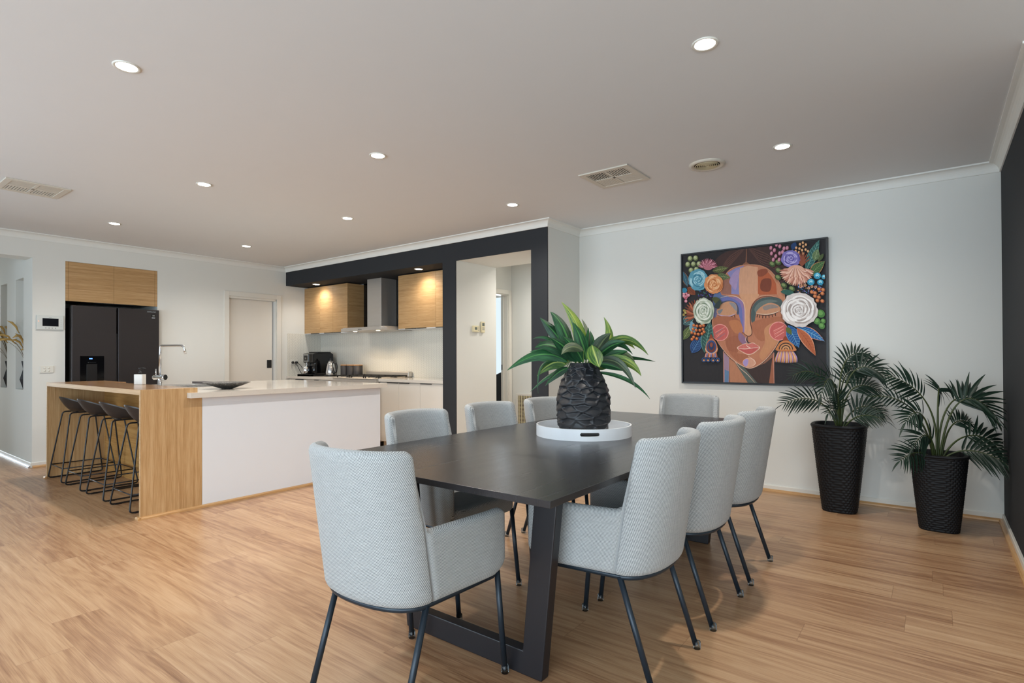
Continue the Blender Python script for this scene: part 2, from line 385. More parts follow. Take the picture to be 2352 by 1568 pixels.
# swept trims
def sweep(name,path,prof,m,closeprof=True):
    P=[Vector((*p,0)) for p in path]; N=len(P); v=[];f=[]
    nr=[]
    for i in range(N-1):
        d=(P[i+1]-P[i]).normalized(); nr.append(Vector((d.y,-d.x,0)))
    for i in range(N):
        if i==0: o=nr[0]
        elif i==N-1: o=nr[-1]
        else: o=(nr[i-1]+nr[i])/(1+nr[i-1].dot(nr[i]))
        for d,z in prof: v.append((P[i].x+o.x*d,P[i].y+o.y*d,z))
    n=len(prof)
    for i in range(N-1):
        for k in range(n if closeprof else n-1):
            f.append((i*n+k,i*n+(k+1)%n,(i+1)*n+(k+1)%n,(i+1)*n+k))
    f.append(tuple(range(n))[::-1]); f.append(tuple(range((N-1)*n,N*n)))
    return struct(name,MB().add(v,f),m)
prof=[(0,CB),(.008,CB),(.010,CB+.006)]+[(.010+.046*(1-cos(a*PI/12)),CB+.006+.052*sin(a*PI/12)) for a in range(1,7)]+[(.066,CB+.060),(.066,CH),(0,CH)]
sweep('trim_1',[(FX,RY0),(FX,KY),(-3.013,KY),(-3.013,PY),(RX,PY),(RX,DY),(EX,DY)],prof,M_corn)
bp=[(0,0),(.013,0),(.013,.048),(.010,.053),(0,.053)]; qp=[(.013,0),(.032,0),(.031,.010),(.024,.018),(.013,.021)]
sweep('baseboard_right',[(-3.013,KY),(-3.013,PY),(RX,PY),(RX,DY),(EX,DY)],bp,M_trim)
sweep('trim_2',[(-3.013,KY),(-3.013,PY),(RX,PY)],qp,M_bead); sweep('trim_3',[(RX,PY-.012),(RX,DY)],qp,M_beady)
sweep('baseboard_left',[(-12.3,NY),(FX,NY),(FX,1.896)],bp,M_trim); sweep('trim_4',[(-12.3,NY),(FX,NY)],qp,mat('metal_bead','c9ccd2',.25,metal=.6)); sweep('trim_5',[(FX,NY),(FX,1.896)],qp,M_beady)
sweep('baseboard_left_far',[(FX,2.815),(FX,3.625)],bp,M_trim); sweep('baseboard_passage',[(-4.24,KY+.012),(-4.24,5.25)],bp,M_trim)
# splashback
s=MB(); s.box(FX,FX+.008,4.552,BKY,.895,1.53); s.box(FX,-4.442,BKY-.008,BKY,.895,1.53); struct('wall_splashback',s,M_herr)
s=MB(); s.box(-6.62,-5.54,BKY-.006,BKY,1.53,2.237); struct('wall_hood_panel',s,M_blackg)
# ================================================================== DOWNLIGHTS, VENTS
def downlight(x,y,z,label,grp,power,first=None):
    t=thing('ceiling_downlight',label,'downlight',(x,y,z),0,grp)
    MB().lathe([(.043,-.003),(.052,-.006),(.056,-.003),(.056,0)],32).build('trim_ring',M_plast,t)
    MB().lathe([(1e-4,-.003),(.043,-.003)],32).build('lamp_face',M_lamp,t)
    l=bpy.data.lights.new('downlight_beam','SPOT'); l.energy=power; l.spot_size=math.radians(150); l.spot_blend=.9; l.shadow_soft_size=.04; l.color=WARM
    o=bpy.data.objects.new('downlight_beam',l); COL.objects.link(o); o.parent=t; o.location=(0,0,-.012)
    return t
DL=['recessed ceiling downlight farthest left in the front row, high above the bench stools end','largest recessed downlight near the top right of the ceiling','recessed downlight above the stool end of the island','recessed downlight in the middle of the ceiling, straight above the white island panel','recessed downlight above the painting, right of the round vent','recessed downlight in front of the fridge cupboards','recessed downlight nearest the pantry door','recessed downlight above the far end of the island','recessed downlight just in front of the passage opening']
for (x,y),lb in zip(DOWN,DL): downlight(x,y,CH,lb,'downlights in the main ceiling',DOWN_W*4)
downlight(*BULK[0],2.237,'recessed downlight under the dark bulkhead, above the left wall cupboards','downlights under the bulkhead',20)
downlight(*BULK[1],2.237,'recessed downlight under the dark bulkhead, above the right wall cupboards','downlights under the bulkhead',20)
downlight(-3.72,5.72,CH,'recessed downlight in the passage behind the opening','downlight in the passage',75)
M_vent=mat('vent_plastic','cbc4b6',.5,var=.02); M_void=mat('vent_void','17181a',.9)
def vent(cx,cy,label,dirs,tilt):
    t=thing('ceiling_vent',label,'air vent',(cx,cy,CH),0,'square air vents in the ceiling')
    h=.197; z=-.010; f=MB(); i=.155
    f.box(-h,h,-h,-i,z,0).box(-h,h,i,h,z,0).box(-h,-i,-i,i,z,0).box(i,h,-i,i,z,0); f.box(-.012,.012,-i,i,z+.001,0).box(-i,i,-.012,.012,z+.001,0)
    f.build('frame',M_vent,t,bevel=.002)
    MB().box(-i,i,-i,i,-.0015,-.0005).build('duct_void',M_void,t)
    for (sx,sy),d,tl in zip(((-1,-1),(1,-1),(-1,1),(1,1)),dirs,tilt):
        L=MB(); x0,x1=sorted((sx*.014,sx*i)); y0,y1=sorted((sy*.014,sy*i)); n=8; q=tl
        for k in range(n):
            if d=='y':
                c=x0+(x1-x0)*(k+.5)/n; w_=(x1-x0)/n*.5*q; L.box(c-w_,c+w_,y0,y1,-.007,-.004)
            else:
                c=y0+(y1-y0)*(k+.5)/n; w_=(y1-y0)/n*.5*q; L.box(x0,x1,c-w_,c+w_,-.007,-.004)
        L.build('louvre',M_vent,t)
vent(-1.90,3.77,'square louvred air vent in the ceiling beside the round vent',('y','y','y','x'),(.40,.55,.9,.9))
vent(-5.665,1.19,'square louvred air vent in the ceiling above the far left wall',('x','y','x','y'),(.72,.8,.72,.8))
t=thing('exhaust_vent','round ceiling exhaust vent with concentric rings','air vent',(-1.265,3.935,CH))
v=MB(); v.lathe([(.085,-.004),(.10,-.014),(.118,-.012),(.122,0)],40)
v.build('rim',M_vent,t); v=MB()
for k in range(6):
    r=.012+k*.0125; v.lathe([(r,-.006),(r+.003,-.014),(r+.006,-.012),(r+.004,-.004)],36)
v.build('ring_grille',mat('vent_plastic_aged','c4b998',.5),t); MB().lathe([(1e-4,-.002),(.09,-.002)],32).build('duct_void',M_void,t)
# ================================================================== KITCHEN
BT=.895
def front(name,parent,x0,x1,y,z0,z1,m,th=.018,axis='y'):
    b=MB()
    if axis=='y': b.box(x0,x1,y,y+th,z0,z1)
    else: b.box(y-th,y,x0,x1,z0,z1)
    return b.build(name,m,parent,bevel=.0012)
def lip(parent,x0,x1,y,z,axis='y'):
    b=MB()
    if axis=='y': b.box(x0,x1,y-.012,y+.01,z-.006,z+.002)
    else: b.box(y-.01,y+.012,x0,x1,z-.006,z+.002)
    return b.build('handle',M_blackm,parent)
# base units
def base_unit(name,x0,x1,label,seams,handles):
    t=thing(name,label,'cupboard',((x0+x1)/2,4.56,0),0,'cream base cupboards along the kitchen wall'); cx=(x0+x1)/2
    b=MB(); b.box(x0-cx,x1-cx,.02,.56,.11,.86); b.build('body',M_cream,t); MB().box(x0-cx,x1-cx,.06,.08,0,.11).build('kickboard',M_cream,t)
    e=[x0]+seams+[x1]
    for k in range(len(e)-1):
        d=front('door',t,e[k]-cx+.0015,e[k+1]-cx-.0015,0,.115,.852,M_cream)
        h=handles[k]
        if h: lip(d,h[0]-cx,h[1]-cx,0,.852)
base_unit('base_cupboard',-7.66,-7.251,'narrow cream base cupboard in the far left kitchen corner under the coffee machine',[],[(-7.458,-7.267)])
base_unit('base_cupboard',-7.251,-6.48,'cream base cupboard just left of the steel cooker',[-6.87],[(-6.986,-6.89),None])
base_unit('base_cupboard',-5.57,-4.84,'cream double base cupboard just right of the steel cooker',[-5.216],[(-5.425,-5.225),(-5.205,-5.028)])
base_unit('base_cupboard',-4.84,-4.445,'cream base cupboard at the right end, beside the dark column',[],[(-4.83,-4.645)])
def worktop(x0,x1,label):
    o=MB().box(x0,x1,4.535,BKY-.009,BT-.035,BT).build('stone_worktop',M_stone,bevel=.002); tag(o,label,'worktop')
worktop(FX+.009,-6.478,'pale stone worktop left of the cooker, under the coffee machine'); worktop(-5.572,-4.444,'pale stone worktop right of the cooker, ending at the dark column')
# wall cupboards
def wall_unit(x0,x1,label,seams,handles,rightopen):
    cx=(x0+x1)/2; t=thing('wall_cupboard',label,'cupboard',(cx,4.84,0),0,'oak wall cupboards either side of the hood')
    b=MB().box(x0-cx,x1-cx,.02,.285,1.535,2.223); b.build('body',M_oaky,t,bevel=.001); MB().box(x0-cx,x1-cx,.0,.284,1.526,1.535).build('underside',M_white,t)
    e=[x0]+seams+[x1]
    for k in range(len(e)-1):
        d=front('door',t,e[k]-cx+.001,e[k+1]-cx-.001,0,1.532,2.223,M_oakx)
        if handles[k]: lip(d,handles[k][0]-cx,handles[k][1]-cx,0,1.532)
wall_unit(FX+.002,-7.283,'leftmost oak wall cupboard, against the white side wall',[],[(-7.50,-7.295)],0)
wall_unit(-7.283,-6.614,'oak double wall cupboard just left of the steel hood',[-6.958],[(-7.16,-6.965),(-6.95,-6.77)],1)
wall_unit(-5.542,-4.856,'oak double wall cupboard just right of the steel hood',[-5.191],[(-5.40,-5.20),(-5.185,-5.02)],0)
wall_unit(-4.856,-4.444,'oak wall cupboard farthest right, partly hidden by the dark column',[],[(-4.87+.02,-4.68)],0)
# hood
t=thing('range_hood','brushed steel canopy range hood with tall square duct above the cooker','range hood',(-6.04,5.12,1.52))
MB().prism([(-.42,-.50),(.42,-.50),(.45,-.42),(.45,-.002),(-.45,-.002),(-.45,-.42)],0,.038).build('canopy',M_steel,t,bevel=.002)
MB().prism([(-.44,-.46),(.44,-.46),(.44,-.01),(-.44,-.01)],.038,.050).build('canopy_top',M_steel,t,bevel=.004)
MB().box(-.147,.147,-.27,-.002,.05,.715).build('duct',M_steel,t,bevel=.002)
M_hl=emit('hood_lamp_face','ffe6c0',12)
for s in (-1,1): MB().lathe([(1e-4,-.002),(.028,-.002)],20,(s*.24,-.40,0)).build('hood_lamp',M_hl,t)
b=MB()
for k in range(5): b.cyl((-.04+k*.016,-.5005,.018),.004,-.004,10,'y')
b.build('control_button',M_blackp,t)
for s in (-1,1):
    l=bpy.data.lights.new('hood_beam','SPOT'); l.energy=14; l.spot_size=math.radians(140); l.spot_blend=.9; l.shadow_soft_size=.03; l.color=(1,.76,.50)
    o=bpy.data.objects.new('hood_beam',l); COL.objects.link(o); o.parent=t; o.location=(s*.24,-.40,-.012)
# cooker
t=thing('cooker','wide brushed steel freestanding gas cooker with black trivets','cooker',(-6.025,4.50,0))
MB().box(-.45,.45,.03,.62,.10,.885).build('body',M_steel,t,bevel=.002)
MB().box(-.452,.452,-.004,.62,.885,.897).build('hob_plate',M_steel,t,bevel=.003)
MB().box(-.445,.445,0,.03,.775,.883).build('control_panel',M_steel,t,bevel=.003)
for k in range(8):
    x=-.36+k*.10+(.02 if k>3 else 0)
    MB().lathe([(1e-4,-.03),(.017,-.03),(.02,-.004),(.022,0)],18,(x,0,.815),axis='y').build('knob',M_steel,t)
MB().tube(rpath([(-.40,0,.75),(-.40,-.045,.75),(.40,-.045,.75),(.40,0,.75)],.02),.011,10).build('oven_handle',M_chrome,t)
d=MB().box(-.445,.445,.004,.03,.20,.77).build('oven_door',M_steel,t,bevel=.003); MB().box(-.36,.36,.001,.005,.30,.68).build('oven_glass',M_blackg,d)
MB().box(-.445,.445,.006,.03,.10,.19).build('drawer',M_steel,t,bevel=.003)
MB().box(-.45,.45,.545,.615,.897,.975).build('backguard',M_steel,t,bevel=.012)
for gx in (-.30,0,.30):
    g=MB()
    for a in (-.13,0,.13):
        g.box(gx+a-.005,gx+a+.005,.05,.53,.915,.928)
    for b_ in (.06,.17,.29,.41,.52):
        g.box(gx-.135,gx+.135,b_-.005,b_+.005,.915,.928)
    for a in (-.13,.13):
        for b_ in (.06,.52): g.box(gx+a-.006,gx+a+.006,b_-.006,b_+.006,.897,.916)
    g.build('trivet',mat('cast_iron','131313',.6),t)
    for y in ((.16,.42) if gx else (.29,)):
        MB().lathe([(1e-4,.916),(.03,.914),(.04,.905),(.048,.897)],20,(gx,y,0)).build('burner',mat('burner_cap','1c1b1a',.5),t)
# coffee machine
t=thing('coffee_machine','glossy black coffee machine with steel jug and chrome-framed display','coffee machine',(-7.36,4.64,BT),math.radians(0))
MB().box(-.20,.13,.0,.06,0,.028).box(-.20,.13,.0,.34,0,.03).build('drip_base',M_blackp,t,bevel=.004)
b=MB().prism([(.10,.03),(.40,.03),(.40,.325),(.36,.345),(.12,.345),(.06,.33),(.06,.20),(.10,.19)],-.145,.13,'x').build('body',M_blackg,t,bevel=.012)
MB().prism(rrect(-.12,.11,.13,.38,.03),.345,.358).build('top_lid',M_blackp,t,bevel=.004)
MB().box(-.115,.0,.052,.062,.215,.32).build('display_frame',M_chrome,t,bevel=.002)
d=MB().box(-.102,-.013,.048,.053,.227,.308).build('display',M_blackg,t); MB().lathe([(.008,-.002),(.011,-.002)],20,(-.057,.048,.262),axis='y').build('display_dial',M_plast,d)
MB().lathe([(.006,-.06),(.008,0)],12,(-.057,.07,.20)).tube([(-.057,.075,.19),(-.057,.075,.16)],.008,10).build('spout',M_chrome,t)
MB().lathe([(1e-4,.032),(.046,.032),(.050,.045),(.050,.145),(.046,.150),(1e-4,.150)],28,(-.057,.055,0)).build('steel_jug',M_chrome,t)
# kettle
t=thing('kettle','polished steel kettle with black lid knob and curved black handle','kettle',(-7.06,4.87,BT),.25)
MB().lathe([(1e-4,0),(.082,0),(.085,.012),(.08,.024),(1e-4,.024)],28).build('power_base',M_blackp,t)
MB().lathe([(.073,.024),(.076,.04),(.068,.10),(.055,.17),(.045,.205),(.040,.215)],32).build('body',M_chrome,t)
MB().lathe([(.041,.213),(.036,.225),(.015,.232),(.010,.240),(.015,.250),(.008,.258),(1e-4,.259)],24).build('lid',M_blackp,t)
MB().tube(rpath([(.045,0,.20),(.10,0,.195),(.118,0,.13),(.10,0,.06),(.068,0,.045)],.04),.012,10).build('handle',M_blackp,t)
MB().prism([(-.04,.20),(-.075,.185),(-.05,.15)],-.014,.014,'y').build('spout',M_blackp,t)
# canisters
for k,(x,lb) in enumerate(((-6.85,'matt black canister with timber lid, left of three beside the cooker'),(-6.70,'matt black canister with timber lid, middle of three beside the cooker'),(-6.548,'matt black canister with timber lid, right of three beside the cooker'))):
    t=thing('canister',lb,'canister',(x,4.97,BT),0,'black kitchen canisters with timber lids')
    MB().lathe([(1e-4,0),(.062,0),(.064,.004),(.064,.155),(1e-4,.155)],32).build('jar',mat('matt_black_tin','262528',.55),t)
    MB().lathe([(1e-4,.170),(.062,.170),(.065,.166),(.065,.155),(1e-4,.155)],32).build('lid',mat('canister_timber','b98a5c',.5),t)
# right hand dish
t=thing('ramekin','small white dish on a dark coaster at the right end of the worktop','dish',(-4.50,4.72,BT))
MB().prism([(.09*cos(a*PI/12),.09*sin(a*PI/12)) for a in range(24)],0,.006).build('coaster',M_blackp,t)
MB().lathe([(1e-4,.006),(.04,.006),(.045,.045),(.040,.045),(.036,.012),(1e-4,.012)],28).build('bowl',mat('white_ceramic','e6e4de',.2),t)
# outlet + plug on splashback side wall
t=thing('power_outlet','white double power outlet on the tiled side wall with black plugs in it','power outlet',(FX+.008,4.66,1.10))
MB().box(0,.008,-.055,.06,-.035,.035).build('plate',M_plast,t,bevel=.002)
for s in (-.028,.03):
    p=MB().lathe([(1e-4,.035),(.014,.035),(.02,.02),(.02,.008),(1e-4,.008)],14,(0,s,-.004),axis='x').build('plug',M_blackp,t)
    MB().tube(rpath([(.03,s,-.006),(.06,s+.05,-.05),(.08,s+.08,-.14),(.10,s+.09+ (0.02 if s<0 else 0),-.19)],.05),.004,8).build('cord',M_blackp,p)
def lettering(name,body,size,loc,parent,m,rot=(PI/2,0,PI/2)):
    tc=bpy.data.curves.new(name+'_src','FONT'); tc.body=body; tc.size=size; tc.align_x='CENTER'; tc.extrude=.0004
    to=bpy.data.objects.new(name+'_src',tc); COL.objects.link(to); bpy.context.view_layer.update()
    me=bpy.data.meshes.new_from_object(to.evaluated_get(bpy.context.evaluated_depsgraph_get())); me.name=name; me.materials.clear(); me.materials.append(m)
    bpy.data.objects.remove(to); bpy.data.curves.remove(tc)
    o=bpy.data.objects.new(name,me); COL.objects.link(o); o.parent=parent; o.location=loc; o.rotation_euler=rot; return o
# fridge cupboards
t=thing('overhead_cupboard','oak two-door cupboard set in the white wall above the black fridge','cupboard',(FX,2.355,0))
MB().box(-.55,-.02,-.455,.455,1.82,2.245).build('body',M_blackp,t)
for a,b_ in ((-.458,-.432),(.432,.458)): MB().box(-.02,0,a,b_,1.806,2.247).build('side_filler',M_oaky,t,bevel=.001)
for a,b_,h in ((-.430,-.001,(-.19,-.005)),(.001,.430,(.005,.20))):
    d=MB().box(-.02,0,a,b_,1.806,2.247).build('door',M_oaky,t,bevel=.001); MB().box(-.015,.012,h[0],h[1],1.799,1.806).build('handle',M_blackm,d)
t=thing('fridge','black brushed steel side-by-side fridge with water dispenser','fridge',(-7.6,2.3675,0))
MB().box(-.70,-.075,-.425,.425,.03,1.735).build('cabinet',M_blackp,t,bevel=.004)
for a,b_,nm in ((-.4365,-.012,'freezer'),(.006,.4365,'fridge')):
    d=MB().box(-.065,0,a,b_,.05,1.755).build(nm+'_door',M_bsteel,t,bevel=.006)
    if nm=='freezer':
        q=MB().box(.0005,.002,-.3585,-.1335,.80,1.19).build('dispenser',M_blackg,d)
        MB().box(.002,.004,-.30,-.20,.86,1.10).build('dispenser_pad',M_blackp,q,bevel=.001); MB().box(.002,.016,-.285,-.215,1.115,1.122).build('dispenser_lip',M_chrome,q)
        MB().box(.0022,.0026,-.275,-.245,1.155,1.167).build('display_light',emit('display_blue','5a8cff',1.5),q)
        MB().box(-.03,.0,-.012,-.003,.05,1.45).build('grip_channel',M_blackp,d)
    else:
        st=MB().box(.0005,.0015,.352,.392,1.645,1.70).build('energy_sticker',M_blackg,d)
        lettering('sticker_numerals','10',.026,(.0018,.372,1.675),st,M_plast)
        MB().box(.0016,.0018,.354,.390,1.648,1.666).build('sticker_band',mat('sticker_grey','7c7f84',.4),st)
        lettering('brand_lettering','SAMSUNG',.021,(.001,.352,1.722),d,M_chrome)
# intercom, switches
t=thing('intercom','white wall intercom panel with dark screen, beside the fridge','intercom',(FX,1.7615,1.5555))
MB().box(0,.022,-.1165,.1165,-.0775,.0775).build('panel',mat('intercom_white','cfd3cf',.35),t,bevel=.004)
MB().box(.022,.0235,-.068,.070,-.040,.045).build('screen',M_scr,t); b=MB()
for k in range(4): b.cyl((.0225,-.04+k*.028,-.060),.005,.0015,10,'x')
for k in range(4): b.cyl((.0225,.092,.030-k*.022),.0025,.0015,8,'x')
b.build('button',mat('button_grey','8c918e',.5),t); MB().cyl((.0225,-.100,.012),.004,.001,8,'x').build('indicator_light',emit('indicator_orange','ff9a70',1.2),t)
b=MB().box(.0222,.0228,-.012,.012,.055,.059).build('maker_mark',mat('button_grey2','9a9f9c',.5),t)
t=thing('light_switch','white four-button light switch below the wall intercom','light switch',(FX,1.7365,1.046))
MB().box(0,.010,-.0575,.0575,-.038,.038).build('plate',M_plast,t,bevel=.003); 
for a in (-.018,.018):
    for c in (-.014,.014): MB().lathe([(1e-4,.013),(.009,.013),(.011,.010)],16,(0,a-.004,c),axis='x').build('button',M_plast,t)
# thermostats in passage
t=thing('thermostat','small square ivory thermostat on the passage wall','thermostat',(-4.24,4.86,1.49))
MB().box(0,.024,-.055,.055,-.036,.036).build('housing',M_ivory,t,bevel=.003); MB().box(.024,.0246,-.030,.012,-.012,.020).build('display',mat('lcd_grey','5e665f',.2),t)
for k in range(3): MB().box(.024,.0255,.030,.042,-.02+k*.018,-.012+k*.018).build('button',mat('button_grey','8c918e',.5),t)
t=thing('aircon_remote','tall ivory air conditioner remote in a holder on the passage wall','remote control',(-4.24,4.985,1.515))
MB().box(0,.022,-.030,.030,-.065,.065).build('housing',M_ivory,t,bevel=.005); MB().box(.022,.0226,-.020,.020,.012,.050).build('display',mat('lcd_grey','5e665f',.2),t)
b=MB()
for i in range(3):
    for j in range(2): b.box(.022,.0235,-.02+i*.015,-.01+i*.015,-.035+j*.02,-.025+j*.02)
b.build('button',mat('button_grey','8c918e',.5),t)
# return air grille
t=thing('return_air_grille','large floor-level return air grille on the passage wall','air grille',(-4.36,6.17,0))
f=MB(); x0,x1,z0,z1=-.262,.262,.16,.66; e=.028
f.box(x0,x1,-.012,0,z1-e,z1).box(x0,x1,-.012,0,z0,z0+e).box(x0,x0+e,-.012,0,z0+e,z1-e).box(x1-e,x1,-.012,0,z0+e,z1-e).build('frame',M_cream,t,bevel=.002)
f=MB(); n=26
for k in range(n): z=z0+e+(z1-z0-2*e)*(k+.5)/n; f.box(x0+e,x1-e,-.010,-.002,z-.0028,z+.0028)
for k in range(11): x=x0+e+(x1-x0-2*e)*(k+.5)/11; f.box(x-.003,x+.003,-.011,-.004,z0+e,z1-e)
f.build('grille_bars',M_ivory,t); MB().box(x0+e,x1-e,-.0015,-.0005,z0+e,z1-e).build('filter',mat('filter_brown','5c463c',.9),t)
# ================================================================== ISLAND
IX0,IX1=-6.89,-4.54; IY0,IY1=1.555,3.72; WT=.930
t=thing('island_bench','kitchen island with oak stool end and white long panel','kitchen island',((IX0+IX1)/2,1.555,0)); ox=(IX0+IX1)/2; hw=(IX1-IX0)/2
b=MB().box(hw-.022,hw,0,.421,.0,WT-.022).box(hw-.0215,hw-.001,.385,.421,0,.854)
MB().prism([(0,0),(.421,0),(.421,.853),(.388,.853),(.388,WT-.0),(0,WT)],hw-.022,hw,'x').build('end_panel',M_oakv,t,bevel=.001)
MB().prism([(0,0),(.488,0),(.488,WT),(0,WT)],-hw,-hw+.022,'x').build('end_panel',M_oakv,t,bevel=.001)
MB().box(-hw+.022,hw-.022,.002,.388,WT-.036,WT).box(-hw+.022,-6.33-ox-.0005,.388,.488,WT-.036,WT).build('timber_top',M_oaktop,t,bevel=.001)
MB().box(-hw,hw,-.0015,.0018,WT-.036,WT-.0005).box(-hw,-hw+.022,-.0015,.0,0,WT-.036).box(hw-.022,hw,-.0015,.0,0,WT-.036).build('edge_strip',M_edge,t)
MB().box(-hw+.0225,hw-.041,.470,.488,0,.854).box(-hw+.0225,-6.33-ox-.001,.470,.488,.854,WT-.0365).box(hw-.041,hw-.0225,.415,.488,0,.854).build('recess_back',woodmat('oak_laminate_recess',0,'c9a064','b4864c','936630'),t)
MB().box(hw-.018,hw,.4225,IY1-IY0,.0,.854).build('side_panel',M_white,t,bevel=.001)
MB().box(hw-1.76,hw-.019,.4885,IY1-IY0-.02,.0,.853).build('cabinet_body',M_white,t)
# slab with sink opening
SX0,SX1,SY0,SY1=-6.33-ox,-4.472-ox,.311,3.755-1.555
sk=(-1.06+.70-.62+.30,0,0)
kx0,kx1,ky0,ky1=-6.17-ox,-5.42-ox,2.20-1.555,2.62-1.555
s=MB()
def slab(x0,x1,y0,y1): s.box(x0,x1,y0,y1,.855,BT)
yb=.3895
slab(kx1,IX1-.024-ox,yb,ky0); slab(SX0,kx0,yb,ky0); slab(kx0,kx1,yb,ky0); slab(SX0,kx0,ky0,ky1); slab(kx1,IX1-.024-ox,ky0,ky1); slab(SX0,IX1-.024-ox,ky1,SY1); slab(IX1-.024-ox,SX1,.372,SY1); slab(IX1-ox+.0005,SX1,SY0,.372)
s.build('stone_top',M_stone,t)
for (a,b_,y0,y1) in ((hw,hw+.02,-.02,IY1-IY0),): MB().prism([(a,0),(b_,0),(b_-.001,.010),(b_-.008,.017),(a,.020)],y0+.0,y1,'y').build('floor_bead',M_beady,t)
MB().prism([(-.0015,0),(-.0215,0),(-.0205,.010),(-.0135,.017),(-.0015,.020)],hw-.045,hw+.02,'x').build('floor_bead',M_bead,t)
MB().prism([(-.0015,0),(-.0215,0),(-.0205,.010),(-.0135,.017),(-.0015,.020)],-hw-.02,-hw+.03,'x').build('floor_bead',M_bead,t)
# sink
t=thing('sink','stainless steel sink with ribbed drainer set in the island top','sink',(-5.795,2.41,BT))
s=MB(); a,b_,c=.373,.208,.012
s.box(-a,a,-b_,-b_+c,.0005,.003).box(-a,a,b_-c,b_,.0005,.003).box(-a,-a+c,-b_,b_,.0005,.003).box(a-c,a,-b_,b_,.0005,.003).box(-.02,.0,-b_,b_,.0,.002)
s.build('rim',M_chrome,t); s=MB()
s.prism(rrect(-a+c,-.02,-b_+c,b_-c,.03),-.16,-.159).build('bowl',M_steel,t); s=MB()
P=rrect(-a+c,-.02,-b_+c,b_-c,.03); n=len(P); s.add([(x,y,z) for z in (-.16,.001) for x,y in P],[(i,(i+1)%n,n+(i+1)%n,n+i) for i in range(n)],0,smooth=True).build('bowl_wall',M_steel,t)
s=MB().box(0,a-c,-b_+c,b_-c,-.008,-.006)
for k in range(9): s.box(.03,a-c-.02,-.16+k*.04-.006,-.16+k*.04+.006,-.006,.001)
s.build('drainer',M_chrome,t,bevel=.002)
# drying rack
t=thing('cutting_mat','dark folded drainer board lying on the stone behind the island sink','drainer board',(-5.90,2.70,BT))
MB().prism([(-.40,.0005),(.36,.0005),(.36,.010),(-.40,.020)],-.06,.06,'y').build('board',mat('board_grey','4a4648',.4),t,bevel=.002)
# tap
t=thing('mixer_tap','chrome square-neck mixer tap with horizontal body at the island sink','tap',(-5.86,2.168,BT),math.radians(25))
MB().lathe([(1e-4,0),(.030,0),(.030,.006),(.020,.008),(.019,.075)],24).build('stem',M_chrome,t)
MB().lathe([(1e-4,-.07),(.022,-.068),(.024,-.062),(.024,.034),(.028,.036),(.028,.060),(.025,.063)],24,(0,0,.085),axis='x').build('body',M_chrome,t)
MB().lathe([(1e-4,.0635),(.025,.0635)],24,(0,0,.085),axis='x').build('end_cap',M_blackg,t)
MB().tube([(-.045,0,.10),(-.045,0,.165)],.0065,10).build('lever',M_chrome,t)
MB().tube(rpath([(0,0,.095),(.004,0,.36),(.012,-.0,.385),(.27,0,.385),(.285,0,.305)],.055,8),.0108,14).build('spout',M_chrome,t)
# soap
t=thing('soap_dispenser','square white stone soap dispenser with black pump on the island','soap dispenser',(-5.56,1.90,WT),math.radians(37))
MB().prism(rrect(-.038,.038,-.028,.028,.008),0,.090).build('bottle',mat('white_marble','d8d6cf',.35,var=.06,nscale=30),t,bevel=.003)
MB().lathe([(1e-4,.098),(.012,.098),(.012,.112),(.006,.114),(.006,.135),(.010,.136),(.010,.148),(1e-4,.148)],18).tube([(0,0,.142),(.045,0,.143),(.05,0,.138)],.004,8).build('pump',M_blackp,t)
# bowl
t=thing('speckled_bowl','wide shallow black bowl speckled with white on the island','bowl',(-4.86,2.32,BT))
def bowlmat():
    q=NT('speckled_black'); n=q.noise(q.coord(),210,2,.7); c=q.mix(q.m('GREATER_THAN',n,.60),lin('141212'),lin('cfc8bf')); q.bump(n,.4,.003); return q.fin(c,.35)
pr=[(1e-4,0),(.045,0),(.06,.004),(.12,.022),(.175,.040),(.215,.055),(.212,.057),(.17,.046),(.11,.028),(.05,.010),(1e-4,.008)]
pr=[(a*.87,b) for a,b in pr]
MB().lathe(pr,48).build('bowl',bowlmat(),t)
